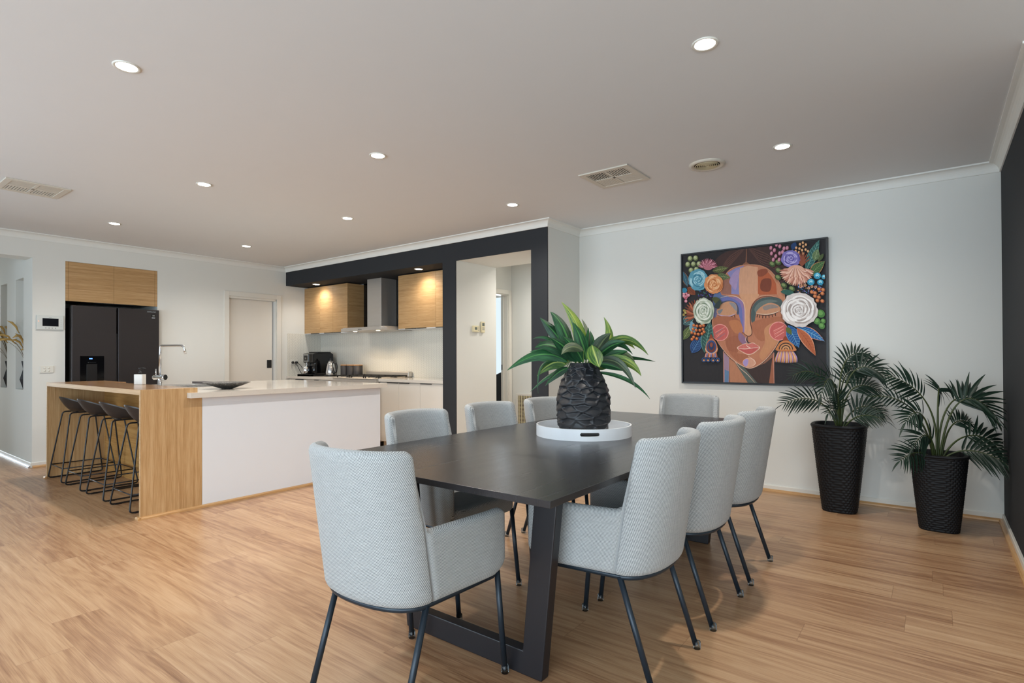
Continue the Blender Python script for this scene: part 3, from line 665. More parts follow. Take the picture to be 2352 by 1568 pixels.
# ================================================================== DINING CHAIRS
M_weave=weavemat('grey_tweed','9fa2a2','585c5f')
def chair_shell():
    mb=MB(); ZB,ZA,ZT=.392,.622,.872; T=.023; Wd=.240; R0=.035
    def plan(s,z):
        """s: signed distance along the shell from the crease: <0 arm (towards front), 0..1 round the back half"""
        k=(z-ZB)/(ZT-ZB); y0=-.125-.075*k; b=.108+.006*k; wx=Wd-.036-.008*k
        if s<=0:
            return (wx+(Wd-wx)*min(1,-s*1.3), y0-s*(.228-y0))
        a=s*PI/2; e=2/(2.25-.2*k)
        return (wx*abs(cos(a))**e, y0-b*abs(sin(a))**e)
    # columns for one half: list of (s, top height fn)
    cols=[]
    for d in (0,.004,.010,.018,.028,.045,.07,.10,.14,.18,.22,.26,.30): cols.append(('arm',d))   # distance from front end
    cols.append(('arm',.322)); cols.append(('arm',.345))
    L=len(cols)
    def armz(d):   # d from front end; returns zbot, ztop
        r=.035; zt=ZA-.004-(0 if d>r else r-math.sqrt(max(0,r*r-(r-d)**2)))
        rb=.075; zb=ZB+(0 if d>rb else rb-math.sqrt(max(0,rb*rb-(rb-d)**2)))*.95
        dc=.355-d    # distance to crease
        if dc<.04: zt+=(.04-math.sqrt(max(0,.0016-(.04-dc)**2)))
        return zb,zt
    spec=[]   # (planfn(z)->(x,y), zb, zt, edge distance)
    for _,d in cols:
        zb,zt=armz(d); s=-(1-d/.355)
        spec.append((s,zb,zt,d))
    for s in (.0,.008,.02,.035,.055,.09,.14,.2,.28,.36,.45,.55,.65,.75,.85,.93,1.0):
        arc=s*.30; r=.032; zt=ZT-(0 if arc>r else r-math.sqrt(max(0,r*r-(r-arc)**2)))
        if s==0: zt=ZT-r+.004
        zt+=.006*sin(PI/2*s)
        spec.append((s,ZB,zt,arc+.002))
    full=[(sp,1) for sp in spec]+[(sp,-1) for sp in spec[-2::-1]]
    rows=[0,.015,.04,.09,.16,.24,.32,.40,.48,.56,.64,.72,.80,.87,.92,.955,.98,.993,1.0]
    nR=len(rows); NC=len(full)
    cen=[];nor=[];us=[];th=[]
    acc=0
    for ci,((s,zb,zt,ed),sg) in enumerate(full):
        cc=[];tt=[]
        for t in rows:
            z=zb+(zt-zb)*t; x,y=plan(s,z); cc.append(Vector((x*sg,y,z)))
            dd=min(zt-z, z-zb+.004)
            if s<=0: dd=min(dd,ed)
            elif z>ZA+.04: dd=min(dd,ed)
            elif s==0: dd=dd
            dd=max(0,min(dd,T)); tt.append(T*math.sqrt(max(.0,1-(1-dd/T)**2)))
        cen.append(cc); th.append(tt)
    for ci in range(NC):
        nn=[]
        for ri in range(nR):
            a=cen[max(ci-2,0)][ri]; b=cen[min(ci+2,NC-1)][ri]; t=(b-a); t.z=0
            if t.length<1e-5: t=Vector((0,-1,0))
            t.normalize(); nn.append(Vector((-t.y,t.x,0)))   # outward?
        nor.append(nn)
    # orient outward (away from the chair centre)
    for ci in range(NC):
        for ri in range(nR):
            c=cen[ci][ri]; n=nor[ci][ri]
            if n.dot(Vector((c.x,c.y+.0,0)))<0: nor[ci][ri]=-n
    acc=[0.0]
    for ci in range(1,NC): acc.append(acc[-1]+(cen[ci][6]-cen[ci-1][6]).length)
    def fo(i,j): return tuple(cen[i][j]+nor[i][j]*(th[i][j]))
    def fi(i,j): return tuple(cen[i][j]-nor[i][j]*(th[i][j]))
    uvf=lambda i,j:(acc[i],cen[i][j].z)
    mb.grid(fo,NC,nR,0,uvf); 
    mb.grid(fi,NC,nR,0,uvf)
    # close bottom edge
    b=len(mb.v); vs=[];
    for i in range(NC): vs+= [fo(i,0),fi(i,0)]
    mb.add(vs,[(2*i,2*i+1,2*i+3,2*i+2) for i in range(NC-1)],0,[(acc[i//2],.39) for i in range(2*NC)])
    return mb
def railpath(z=.383):
    P=[]; y0,b,wx=-.125,.108,.205; e=2/2.25
    for k in range(0,19):
        a=PI*k/18; P.append((wx*math.copysign(abs(cos(a))**e,cos(a)),y0-b*abs(sin(a))**e,z))
    return [(wx+.020,.205,z),(wx+.032,.17,z)]+P+[(-wx-.032,.17,z),(-wx-.020,.205,z)]
def make_chair():
    t=thing('dining_chair','','dining chair')
    sh=chair_shell().build('upholstered_shell',M_weave,t)
    # seat cushion
    P=[];e=2/2.7
    for k in range(0,25):
        a=PI*k/24; P.append((.186*math.copysign(abs(cos(a))**e,cos(a)),-.07-.13*abs(sin(a))**e))
    P+= [(-.226,.20),(-.21,.235),(-.18,.25),(.18,.25),(.21,.235),(.226,.20)]
    mb=MB(); n=len(P); levels=[(.97,.388),(1,.398),(1,.452),(.985,.464),(.95,.472),(.80,.478)]; v=[];uv=[];f=[]
    for s,z in levels:
        for x,y in P: v.append((x*s,(y-.02)*s+.02,z)); uv.append((x*s+ (z*.7),y*s+z*.7))
    for i in range(len(levels)-1):
        for k in range(n): f.append((i*n+k,i*n+(k+1)%n,(i+1)*n+(k+1)%n,(i+1)*n+k))
    f.append(tuple(range(n))[::-1]); f.append(tuple(range((len(levels)-1)*n,len(levels)*n)))
    mb.add(v,f,0,uv,True); mb.build('seat_cushion',M_weave,t)
    MB().tube(railpath(),.0100,10,closed=True).build('base_rail',M_gunmetal,t)
    for sx,(tx,ty,fx_,fy) in ((1,(.226,.215,.232,.255)),(-1,(-.226,.215,-.232,.255)),(1,(.205,-.135,.207,-.264)),(-1,(-.205,-.135,-.207,-.264))):
        lg=MB().tube([(tx,ty,.384),(fx_+(tx-fx_)*.04,fy+(ty-fy)*.04,.014)],.0107,12).build('leg',M_gunmetal,t)
        MB().lathe([(1e-4,0),(.0135,0),(.0145,.004),(.0135,.030),(.0115,.031)],14,(fx_,fy,0)).build('foot_cap',M_clear,lg)
    return t
C0=make_chair(); first=True
CH_L=[((-1.474,1.334),math.radians(3.7),'grey tweed dining chair at the near short end of the table, seen from behind'),
 ((-1.020,1.985),PI/2,'nearest grey tweed dining chair along the right side of the table'),
 ((-1.015,2.585),PI/2,'middle grey tweed dining chair along the right side of the table'),
 ((-1.010,3.17),PI/2,'farthest grey tweed dining chair along the right side of the table'),
 ((-1.93,2.02),-PI/2+.04,'left-side grey tweed dining chair nearest the island'),
 ((-1.945,2.63),-PI/2,'grey tweed dining chair mid-way along the left side of the table, before the passage'),
 ((-1.900,3.165),-PI/2,'grey tweed dining chair on the left side of the table behind the black vase'),
 ((-1.435,3.83),PI+.04,'grey tweed dining chair at the far short end of the table, below the painting')]
for (p,rz,lb) in CH_L:
    c=C0 if first else copy_tree(C0); first=False
    c.location=(p[0],p[1],0); c.rotation_euler=(0,0,rz); c['label']=lb; c['category']='dining chair'; c['group']='grey tweed chairs around the dining table'
# ================================================================== DINING TABLE
def tabletop_mat():
    t=NT('black_stained_oak'); v=t.coord(); n=t.noise(t.scale(v,(240,9,1)),1,4,.65); n2=t.noise(t.scale(v,(28,1.4,1)),1,3,.6,.5)
    c=t.mix(n,lin('0e0e11'),lin('2b2a2e')); c=t.mix(t.m('MULTIPLY',n2,.4),c,lin('201c1a')); t.bump(n,.35,.0012)
    return t.fin(c,t.m('MULTIPLY_ADD',n2,.08,.22),spec=.62)
M_tab=tabletop_mat(); M_tleg=mat('black_satin_lacquer','1c1b1f',.42,var=.12)
TX0,TX1,TY0,TY1,TZ=-2.045,-.866,1.312,3.805,.745; tcx=(TX0+TX1)/2; tcy=(TY0+TY1)/2
t=thing('dining_table','long black-stained wooden dining table with trapezoid frame legs','dining table',(tcx,tcy,0))
hx,hy=(TX1-TX0)/2,(TY1-TY0)/2
MB().box(-hx,hx,-hy,hy,TZ-.021,TZ).build('tabletop',M_tab,t,bevel=.0012)
MB().box(-.34,.34,-hy+.34,hy-.34,TZ-.045,TZ-.0212).build('support_rail',M_tleg,t,bevel=.002)
for y in (1.632,3.447):
    z1=TZ-.0213; cx=-1.4675-tcx; out=[(-.350,0),(.350,0),(.426,z1),(-.426,z1)]; inn=[(-.267,.088),(.267,.088),(.325,z1-.04),(-.325,z1-.04)]
    mb=MB(); v=[(cx+x,yy,z) for yy in (y-tcy,y+.046-tcy) for x,z in out+inn]
    f=[]
    for k in range(4):
        j=(k+1)%4
        f+= [(k,j,4+j,4+k),(8+k,8+4+k,8+4+j,8+j),(k,8+k,8+j,j),(4+k,4+j,12+j,12+k)]
    mb.add(v,f).build('leg_frame',M_tleg,t,bevel=.004)
# tray + vase
TRX,TRY=-1.479,2.563
t=thing('serving_tray','round white tray with cut-out handles on the dining table','tray',(TRX,TRY,TZ),YAW)
mb=MB(); R=.249; H=.057; n=96; hw_=.22
mb.lathe([(1e-4,0),(R,0),(R,.012)],n,smooth=False).lathe([(R-.008,.012),(R-.008,.006),(1e-4,.006)],n,smooth=False)
def ring(z0,z1,a0,a1):
    m=max(2,int((a1-a0)/(2*PI)*n)); v=[]
    for k in range(m+1):
        a=a0+(a1-a0)*k/m
        for r,z in ((R,z0),(R,z1),(R-.008,z1),(R-.008,z0)): v.append((r*cos(a),r*sin(a),z))
    f=[]
    for k in range(m):
        for q in range(4): f.append((k*4+q,k*4+(q+1)%4,(k+1)*4+(q+1)%4,(k+1)*4+q))
    f+= [(0,1,2,3),(m*4,m*4+3,m*4+2,m*4+1)]
    mb.add(v,f,0,smooth=False)
ring(.012,.023,0,2*PI); ring(.041,H,0,2*PI)
for c in (-PI/2,PI/2):
    for k in range(6):
        z0,z1=.023+.003*k,.026+.003*k; h=abs((z0+z1)/2-.032); ext=.195-(.009-math.sqrt(max(0,.000081-h*h)))/R
        ring(z0,z1,c+ext,c+PI-ext)
mb.build('tray',mat('white_lacquer','e4e7ea',.3,var=.01),t)
VZ=TZ+.006
t=thing('faceted_vase','matt black vase carved in chiselled facets, standing on the white tray','vase',(TRX-.0,TRY,VZ),0)
random.seed(3); VPf=[(0,.112),(.02,.121),(.06,.136),(.12,.139),(.17,.138),(.22,.132),(.27,.116),(.31,.096),(.34,.080),(.365,.070),(.372,.066)]
def vr(z):
    for (a,b),(c,d) in zip(VPf[:-1],VPf[1:]):
        if z<=c: return b+(d-b)*(z-a)/(c-a)
    return VPf[-1][1]
seeds=[]; rws=12; cls=11
for i in range(rws):
    for j in range(cls):
        seeds.append(((j+.5*(i%2)+random.uniform(-.36,.36))/cls, (i+.5+random.uniform(-.38,.38))/rws*.372, random.uniform(-2.2,2.2)))
def disp(u,z):
    d1=d2=9; s1=None; r=.125
    for su,sz,tl in seeds:
        if abs(z-sz)>.075: continue
        du=(u-su+.5)%1-.5; x=du*2*PI*r*.72; yv=(z-sz)*1.25; d=x*x+yv*yv
        if d<d1: d2=d1; d1=d; s1=(x,yv,tl)
        elif d<d2: d2=d
    d1,d2=math.sqrt(d1),math.sqrt(d2); e=min(1,(d2-d1)/.013)
    return -.0050*e-.34*s1[1]*e-.12*s1[0]*s1[2]*e
nu,nv=230,130
def vf(i,j):
    u=i/nu; z=.372*j/(nv-1); k=min(1,z/.02,(.372-z)/.02+.15); rr_=vr(z)+disp(u,z)*max(0,k)+.004
    return (rr_*cos(2*PI*u),rr_*sin(2*PI*u),z)
mb=MB().grid(vf,nu,nv,0,None,True,True)
mb.lathe([(.070,.372),(.064,.372),(.075,.33),(.09,.25),(1e-4,.24)],48).lathe([(1e-4,0),(.114,0)],48)
mb.build('vase_body',mat('matt_black_ceramic','1b1e23',.42,var=.1),t)
# ================================================================== LEAVES
def leafmat(name,c1,c2,c3,vein):
    t=NT(name); uv=t.node('ShaderNodeUVMap').outputs[0]; x,y,z=t.sep(uv)
    n=t.noise(t.scale(uv,(1.3,11,1)),1,3,.6,.4); n2=t.noise(t.scale(uv,(3,160,1)),1,2)
    ob=t.node('ShaderNodeObjectInfo').outputs['Random']
    f=t.m('ADD',t.m('MULTIPLY',n,.8),t.m('MULTIPLY',t.m('SUBTRACT',ob,.5),.12)); f=t.m('MULTIPLY_ADD',n2,.25,f)
    c=t.ramp(f,[(.36,lin(c1)),(.50,lin(c2)),(.68,lin(c3))])
    mid=t.m('LESS_THAN',t.m('ABSOLUTE',y),.05); c=t.mix(t.m('MULTIPLY',mid,.6),c,lin(vein)); t.bump(n2,.25,.001)
    return t.fin(c,.42,spec=.35)
M_lf=[leafmat('leaf_deep_green','0b2818','153f25','2c6238','4d8a44'),leafmat('leaf_variegated','17381f','40662c','93a040','a8b462'),leafmat('leaf_grey_green','2c382e','44523f','66724f','78855c')]
M_stem=mat('plant_stem','4d6a2e',.5,var=.2)
def blade(mb,P,width,view,twist=0.0,n=14,fold=.18,prof=None,mat_=0,clamp=None):
    """a folded leaf along a bezier; P = 3 or 4 control points"""
    P=[Vector(p) for p in P]
    def bz(t):
        if len(P)==3: return P[0]*(1-t)**2+P[1]*2*t*(1-t)+P[2]*t*t
        return P[0]*(1-t)**3+P[1]*3*t*(1-t)**2+P[2]*3*t*t*(1-t)+P[3]*t**3
    v=[];uv=[]; L=(bz(1)-bz(0)).length
    for i in range(n+1):
        t=i/n; p=bz(t); tg=(bz(min(1,t+.02))-bz(max(0,t-.02))).normalized()
        sd=tg.cross(view); 
        if sd.length<.05: sd=tg.orthogonal()
        sd.normalize(); sd=(Matrix.Rotation(twist,3,tg)@sd); nm=sd.cross(tg)
        w=width*(prof(t) if prof else (sin(PI*min(1,t**.75))**.85 if t<1 else 0))
        w=max(w,.0008)
        for k,q in enumerate((-1,-.5,0,.5,1)):
            pt=p+sd*(q*w)+nm*(abs(q)*w*fold*2)
            if clamp: pt=clamp(pt)
            v.append(pt); uv.append((t*L*8,q*.5))
    f=[(i*5+k,i*5+k+1,(i+1)*5+k+1,(i+1)*5+k) for i in range(n) for k in range(4)]
    mb.add(v,f,mat_,uv,True)
VR=Vector((cos(YAW),sin(YAW),0)); VD=Vector((-sin(YAW),cos(YAW),0)); VU=Vector((0,0,1))   # picture-plane axes used to shape the bouquet
def loc3(r,u,d): return VR*r+VU*u+VD*d
random.seed(11)
t=thing('leaf_arrangement','arching green and yellow striped artificial leaves standing in the black faceted vase','plant',(TRX,TRY,VZ+.372))
k8=.000559
LV=[ # zoom points base, ctrl, tip ; half width (zoom px); material; depth of tip
 ((650,705),(420,520),(80,778),52,0,-.06,.3),((770,700),(850,400),(600,130),62,1,.02,.2),((700,640),(640,330),(495,222),72,0,.03,.5),
 ((690,640),(560,420),(400,272),60,0,.08,.2),((830,690),(800,500),(697,328),62,0,-.03,.3),((880,640),(900,420),(815,280),32,2,.12,.6),
 ((960,680),(1160,500),(1028,266),52,1,.10,.4),((930,680),(1180,330),(1425,640),44,1,.02,.4),((950,700),(1230,640),(1528,704),24,0,.10,.6),
 ((900,800),(1250,820),(1420,1052),20,0,-.02,.4),((930,700),(1140,620),(1262,945),40,2,-.08,.6),((960,690),(1230,640),(1332,836),46,1,-.04,.4),
 ((868,545),(880,640),(905,748),74,1,-.17,-.1),((790,600),(650,510),(565,634),42,2,-.18,.2),((720,690),(500,470),(338,570),66,0,-.05,.5),
 ((640,640),(500,400),(332,476),22,0,.12,.5),((640,650),(480,560),(298,602),26,0,.06,.5),((640,730),(520,640),(358,832),58,1,-.04,.3),
 ((660,760),(560,770),(438,926),38,0,-.02,.4),((560,700),(330,640),(368,992),17,0,-.06,.9),((640,760),(480,800),(300,985),18,0,.02,.6),
 ((960,640),(1120,430),(1300,632),36,0,.08,.5),((960,600),(1180,400),(1345,578),40,1,.14,.3),((980,700),(1200,560),(1312,718),40,2,.05,.4),
 ((740,700),(640,560),(480,480),66,0,-.10,.2),((790,705),(720,560),(590,470),60,0,-.12,.4),((860,690),(960,500),(1040,440),50,0,.03,.3),
 ((900,690),(1040,520),(1180,520),52,0,-.06,.4),((880,700),(940,520),(880,400),40,0,.06,.7),((820,690),(860,480),(858,375),34,0,.02,.8),
 ((900,640),(960,500),(1035,440),54,2,-.08,.3),((760,650),(690,480),(690,400),26,0,.05,.8),((950,690),(1080,640),(1230,600),50,0,.02,.3),
 ((930,720),(1060,720),(1180,790),44,0,-.02,.3),((940,760),(1040,740),(1150,690),40,1,.08,.3),((680,700),(560,650),(440,720),44,1,.05,.2),
 ((640,720),(560,700),(470,760),40,0,.08,.4),((700,690),(600,600),(450,520),56,0,.12,.3),((600,640),(520,540),(395,497),24,0,.13,.5),((640,690),(430,690),(300,640),26,0,.15,.4)]
for i,(a,b,c,w,m_,d,tw) in enumerate(LV):
    def q(p,dd): return loc3((p[0]-800)*k8,(712-p[1])*k8,dd)
    root=loc3(random.uniform(-.035,.035),-.09,random.uniform(-.03,.03)); bs=q(a,d*.35)
    r_=math.hypot(bs.x,bs.y)
    mb=MB()
    lip_=Vector((bs.x,bs.y,0)); lip_=lip_*(min(.045,lip_.length)/max(lip_.length,1e-4)) if lip_.length>1e-4 else lip_
    lip_.z=.01
    mid=(lip_+bs)*.5+Vector((0,0,.02))
    mb.tube([root,lip_,mid,bs],.0028,6,mat=1,radii=[.003,.003,.0025,.002])
    blade(mb,[bs,q(b,d*.7),q(c,d)],w*k8*1.06,VD,tw,18)
    mb.build('leaf',[M_lf[m_],M_stem],t)
# ================================================================== BAR STOOLS
def make_stool():
    t=thing('bar_stool','','bar stool')
    NU,NV=40,14; mbs=MB()
    def sf(top):
        def g(i,j):
            a=2*PI*i/NU; r=j/(NV-1); x=.200*sin(a)*r; y=.172*-cos(a)*r      # a=0 -> back (-y)
            bk=max(0,cos(a)); rim=.022+.118*bk**1.3+.042*abs(sin(a))**2
            if cos(a)<0: rim-=.03*abs(cos(a))**2
            z=.660+rim*r**3.6; y-= .012*bk*r**6
            x*=1-.10*bk*r
            if not top: z-=.016*(1-.35*r**4)
            return (x,y,z)
        return g
    mbs.grid(sf(True),NU,NV,0,None,True,True); mbs.grid(sf(False),NU,NV,0,None,True,True)
    v=[]
    for i in range(NU): v+=[sf(True)(i,NV-1),sf(False)(i,NV-1)]
    mbs.add(v,[(2*i,2*i+1,(2*i+3)%(2*NU),(2*i+2)%(2*NU)) for i in range(NU)],0,smooth=True)
    mbs.build('seat_shell',mat('stool_shell','2b2624',.42,var=.08),t)
    fr=MB(); R=.0062
    for s in (-1,1):
        P=rpath([(s*.118,.13,.645),(s*.118,-.13,.645),(s*.205,-.222,.0075),(s*.205,.222,.0075)],.028,6,closed=True)
        fr.tube(P,R,10,closed=True)
    fr.build('side_frame',M_blackm,t)
    def lerp(a,b,k): return tuple(a[i]+(b[i]-a[i])*k for i in range(3))
    kk=.80
    q=[lerp((s1*.118,s2*.13,.645),(s1*.205,s2*.222,.0075),kk) for s1,s2 in ((-1,-1),(1,-1),(1,1),(-1,1))]
    MB().tube(q,.0052,8,closed=True).build('footrest',M_blackm,t)
    MB().tube([(-.118,-.06,.645),(.118,-.06,.645)],R,8).tube([(-.118,.07,.645),(.118,.07,.645)],R,8).build('cross_bar',M_blackm,t)
    for s1 in (-1,1):
        for s2 in (-1,1): MB().box(s1*.205-.009,s1*.205+.009,s2*.165-.025,s2*.165+.025,0,.012).build('floor_pad',M_blackp,t,bevel=.002)
    return t
S0=make_stool()
for i,(x,lb) in enumerate(((-6.655,'black shell bar stool farthest left, against the oak end panel'),(-6.115,'black shell bar stool second from the left under the oak bench top'),(-5.540,'black shell bar stool third from the left under the oak bench top'),(-4.972,'black shell bar stool nearest the near oak panel, partly hidden by it'))):
    s=S0 if i==0 else copy_tree(S0); s.location=(x,1.783,0); s['label']=lb; s['category']='bar stool'; s['group']='bar stools under the island top'
# ================================================================== PALMS IN WOVEN PLANTERS
M_wick=mat('black_wicker','0e0e10',.55,var=.25,nscale=40,spec=.3)
M_palm=leafmat('palm_leaf','101d17','1b2d23','2c4433','2c4030'); M_pstem=mat('palm_stem','3f4a22',.5,var=.25)
def planter(root,top,bot,H,rot):
    NU,NV=300,170; rows=34; strands=30
    def sq(a,h):
        e=2/3.4; x=math.copysign(abs(cos(a))**e,cos(a)); y=math.copysign(abs(sin(a))**e,sin(a)); return x*h*.94,y*h*.94
    def g(i,j):
        a=2*PI*i/NU+rot; k=j/(NV-1); h=bot+(top-bot)*k**.9
        rw=k*rows; r_=int(rw); fr=rw-r_
        s=sin(PI*((i/NU*strands)+(r_%2))) ; b=abs(sin(PI*((i/NU)*strands+(.5 if r_%2 else 0))))
        d=.0045*(b**.5)*(max(0,sin(PI*fr))**.4) -.002
        if k>.965: d=.006*math.sqrt(max(0,sin(PI*(k-.965)/.035)))+.001
        x,y=sq(a,h+d); return (x,y,H*k)
    mb=MB().grid(g,NU,NV,0,None,True,True)
    inn=[];N=48
    for z,h in ((H,top*1.0),(H,top-.022),(H-.07,top-.035)):
        for i in range(N): x,y=sq(2*PI*i/N+rot,h); inn.append((x,y,z))
    mb.add(inn,[(r*N+i,r*N+(i+1)%N,(r+1)*N+(i+1)%N,(r+1)*N+i) for r in range(2) for i in range(N)])
    mb.add([(*sq(2*PI*i/N+rot,bot),0.0005) for i in range(N)],[tuple(range(N))])
    pl=mb.build('planter',M_wick,root)
    MB().add([(*sq(2*PI*i/N+rot,top-.036),H-.068) for i in range(N)],[tuple(range(N))]).build('soil',mat('potting_filler','141210',.9),root)
def palm(name,label,loc,top,bot,H,rot,c0,kz,fronds,seed,leafL=.16):
    random.seed(seed); root=thing('potted_palm',label,'potted plant',(*loc,0)); planter(root,top,bot,H,rot)
    def clamp(p):
        w=Vector(loc+(0,))+p
        w.x=min(w.x,RX-.012); w.y=min(w.y,PY-.016); return w-Vector(loc+(0,))
    for P,d,f0,ll in fronds:
        pts=[]
        for i,q in enumerate(P):
            pts.append(loc3((q[0]-c0[0])*kz,(c0[1]-q[1])*kz+H-.03,d*(i/3.0)**1.3))
        mb=MB()
        def bz(t): return pts[0]*(1-t)**3+pts[1]*3*t*(1-t)**2+pts[2]*3*t*t*(1-t)+pts[3]*t**3
        pts[0]=pts[0]*1.0; pts[0].z=H-.07
        n=22; C=[clamp(bz(i/n)) for i in range(n+1)]
        mb.tube(C,.004,6,mat=1,radii=[.0075-.006*(i/n) for i in range(n+1)])
        NL=12; 
        for k in range(NL):
            t=f0+(1-f0)*(k+.3)/NL; b=bz(t); tg=(bz(min(1,t+.02))-bz(t-.02)).normalized()
            nn_=VU*.55-VD*.85; up=nn_-tg*tg.dot(nn_); up=up.normalized() if up.length>.05 else -VD
            sd=tg.cross(up).normalized(); ph=(k+.5)/NL
            Ln=ll*(.46+.75*sin(PI*min(1,ph*.85+.18)))*random.uniform(.9,1.08)
            for s in (-1,1):
                fwd=.45+.75*ph; dr=(sd*s*(1.0-.35*ph)+tg*fwd+up*random.uniform(-.08,.16)).normalized()
                e=b+dr*Ln; droop=Vector((0,0,-Ln*random.uniform(.06,.20)))
                blade(mb,[b,b+dr*Ln*.5+up*Ln*.06,e+droop],Ln*.056,up,random.uniform(-.3,.3)*1.0,6,.22,lambda q:max(0,(min(1,q*5+.15))*(1-max(0,q-.45)/.55)**.8),0,clamp)
        # terminal leaflet
        tg=(bz(1)-bz(.95)).normalized(); e=bz(1)
        blade(mb,[e,e+tg*ll*.4,e+tg*ll*.75+Vector((0,0,-ll*.2))],ll*.055,VU,0,6,.22,None,0,clamp)
        mb.build('frond',[M_palm,M_pstem],root)
F1=[([(485,640),(470,330),(330,120),(130,250)],.0,.50,.12),([(480,640),(460,300),(340,140),(230,370)],-.22,.48,.15),([(492,640),(480,200),(540,20),(780,85)],.08,.50,.13),
 ([(500,640),(480,150),(640,90),(780,270)],-.10,.50,.15),([(500,640),(520,300),(650,280),(830,360)],.05,.45,.14),([(478,640),(430,400),(230,380),(80,460)],.02,.40,.14),
 ([(478,640),(440,500),(370,440),(290,510)],-.20,.38,.13),([(504,640),(540,470),(680,430),(790,530)],-.05,.35,.13),([(485,640),(470,500),(450,400),(410,340)],-.10,.40,.12),([(502,640),(540,540),(600,500),(680,560)],-.22,.35,.11),
 ([(495,640),(500,320),(560,200),(700,210)],.12,.50,.14)]
palm('potted_palm','taller potted palm in a tall black woven planter near the painting corner',(-.575,4.815),.190,.118,.648,.35,(487,640),.00099,F1,5)
F2=[([(1265,880),(1310,560),(1190,330),(890,250)],.0,.58,.15),([(1255,880),(1210,560),(1060,370),(770,425)],.05,.55,.085),([(1250,880),(1200,560),(1060,440),(920,590)],-.15,.52,.14),
 ([(1285,880),(1290,480),(1500,250),(1800,590)],.10,.52,.17),([(1290,880),(1310,450),(1400,280),(1560,560)],-.18,.50,.18),([(1260,880),(1240,700),(1130,640),(1020,770)],-.10,.35,.14),
 ([(1255,880),(1160,800),(1020,820),(900,880)],-.12,.35,.13),([(1300,880),(1370,600),(1500,580),(1650,640)],.12,.50,.12),([(1300,880),(1400,680),(1640,640),(1790,860)],.02,.45,.16),
 ([(1290,880),(1380,760),(1520,800),(1600,900)],-.22,.35,.15),([(1285,880),(1300,420),(1360,280),(1400,400)],.12,.60,.12)]
palm('potted_palm','shorter potted palm in a black woven planter in the corner beside the charcoal wall',(.015,4.69),.168,.115,.505,.25,(1285,880),.00088,F2,9)
# ================================================================== HALL NICHE VASES
def niche_vase(x,label,seed):
    random.seed(seed); t=thing('hourglass_vase',label,'vase',(x,NY+.058,.818),.3,'black hourglass vases in the hall niches')
    MB().lathe([(1e-4,0),(.022,0),(.056,.112),(.022,.228),(.040,.320),(.035,.320),(.018,.235),(1e-4,.22)],4,smooth=False).build('vase_body',M_blackm,t)
    for k in range(9):
        a=random.uniform(-.10,.10); b=random.uniform(-.15,-.02); h=random.uniform(.06,.40); m=MB(); top=Vector((a,b*.8,.32+h))
        P=[Vector((0,0,.27)),Vector((a*.1,b*.1,.30+h*.65)),top]; C=[P[0]*(1-q/8)**2+P[1]*2*(q/8)*(1-q/8)+P[2]*(q/8)**2 for q in range(9)]
        m.tube(C,.0018,5,mat=1); dr=Vector((a*.5,b*2.2,random.uniform(.02,.16))).normalized()
        L=random.uniform(.12,.19); m.tube([top-Vector((0,0,.015)),top+dr*L*.25+Vector((0,0,.02)),top+dr*L*.6+Vector((0,0,.012)),top+dr*L-Vector((0,0,.03))],.01,8,radii=[.003,.011,.013,.002])
        m.build('dried_grass',[mat('dried_grass','bd9a5a',.9,var=.25,nscale=60),mat('grass_stem','6d5a3a',.8)],t)
niche_vase(-8.25,'black hourglass vase with dried grass in the hall niche nearer the fridge',2); niche_vase(-9.02,'black hourglass vase with dried grass in the hall niche at the left picture edge',4)
# ================================================================== STUDY CHAIR
t=thing('office_chair','black high-back office chair glimpsed through the study doorway','office chair',(-5.62,7.10,0),.9)
MB().prism([(-.23,.42),(.23,.42),(.24,.60),(.22,.80),(.15,.89),(.05,.935),(-.05,.935),(-.15,.89),(-.22,.80),(-.24,.60)],-.27,-.21,'y').build('backrest',M_blackp,t,bevel=.02)
MB().prism(rrect(-.25,.25,-.22,.26,.06),.42,.49).build('seat',M_blackp,t,bevel=.015); MB().tube([(0,0,.42),(0,0,.10)],.03,12).build('column',M_blackm,t)
for k in range(5):
    a=2*PI*k/5; l=MB().tube([(0,0,.11),(.28*cos(a),.28*sin(a),.065)],.018,8).build('leg',M_blackm,t); MB().lathe([(1e-4,-.02),(.03,-.018),(.03,.018),(1e-4,.02)],14,(.28*cos(a),.28*sin(a),.03),axis='x').build('castor',M_blackp,l)
# ================================================================== PAINTING
# painted in its own plane: (u,v) traced on the canvas, mapped to metres by the four frame corners
def homog(src,dst):
    A=[];B=[]
    for (x,y),(u,v) in zip(src,dst):
        A.append([x,y,1,0,0,0,-u*x,-u*y]);B.append(u);A.append([0,0,0,x,y,1,-v*x,-v*y]);B.append(v)
    n=8
    for i in range(n):
        p=max(range(i,n),key=lambda r:abs(A[r][i])); A[i],A[p]=A[p],A[i]; B[i],B[p]=B[p],B[i]
        for r in range(n):
            if r!=i:
                k=A[r][i]/A[i][i]; A[r]=[a-k*b for a,b in zip(A[r],A[i])]; B[r]-=k*B[i]
    h=[B[i]/A[i][i] for i in range(n)]+[1]
    return lambda x,y:((h[0]*x+h[1]*y+h[2])/(h[6]*x+h[7]*y+1),(h[3]*x+h[4]*y+h[5])/(h[6]*x+h[7]*y+1))
PS=1.212; Hm=homog([(100,268),(1490,100),(113,1485),(1505,1503)],[(0,PS),(PS,PS),(0,0),(PS,0)])
art=thing('painting','square framed painting of a woman\'s face with closed eyes and flowers on black','painting',(-1.892,5.15,.908))
e=.014
MB().box(0,PS,-.042,-.001,0,e).box(0,PS,-.042,-.001,PS-e,PS).box(0,e,-.042,-.001,e,PS-e).box(PS-e,PS,-.042,-.001,e,PS-e).build('frame',M_blackm,art,bevel=.001)
PM={}; PL=[]; cm=MB(); layer=[0]
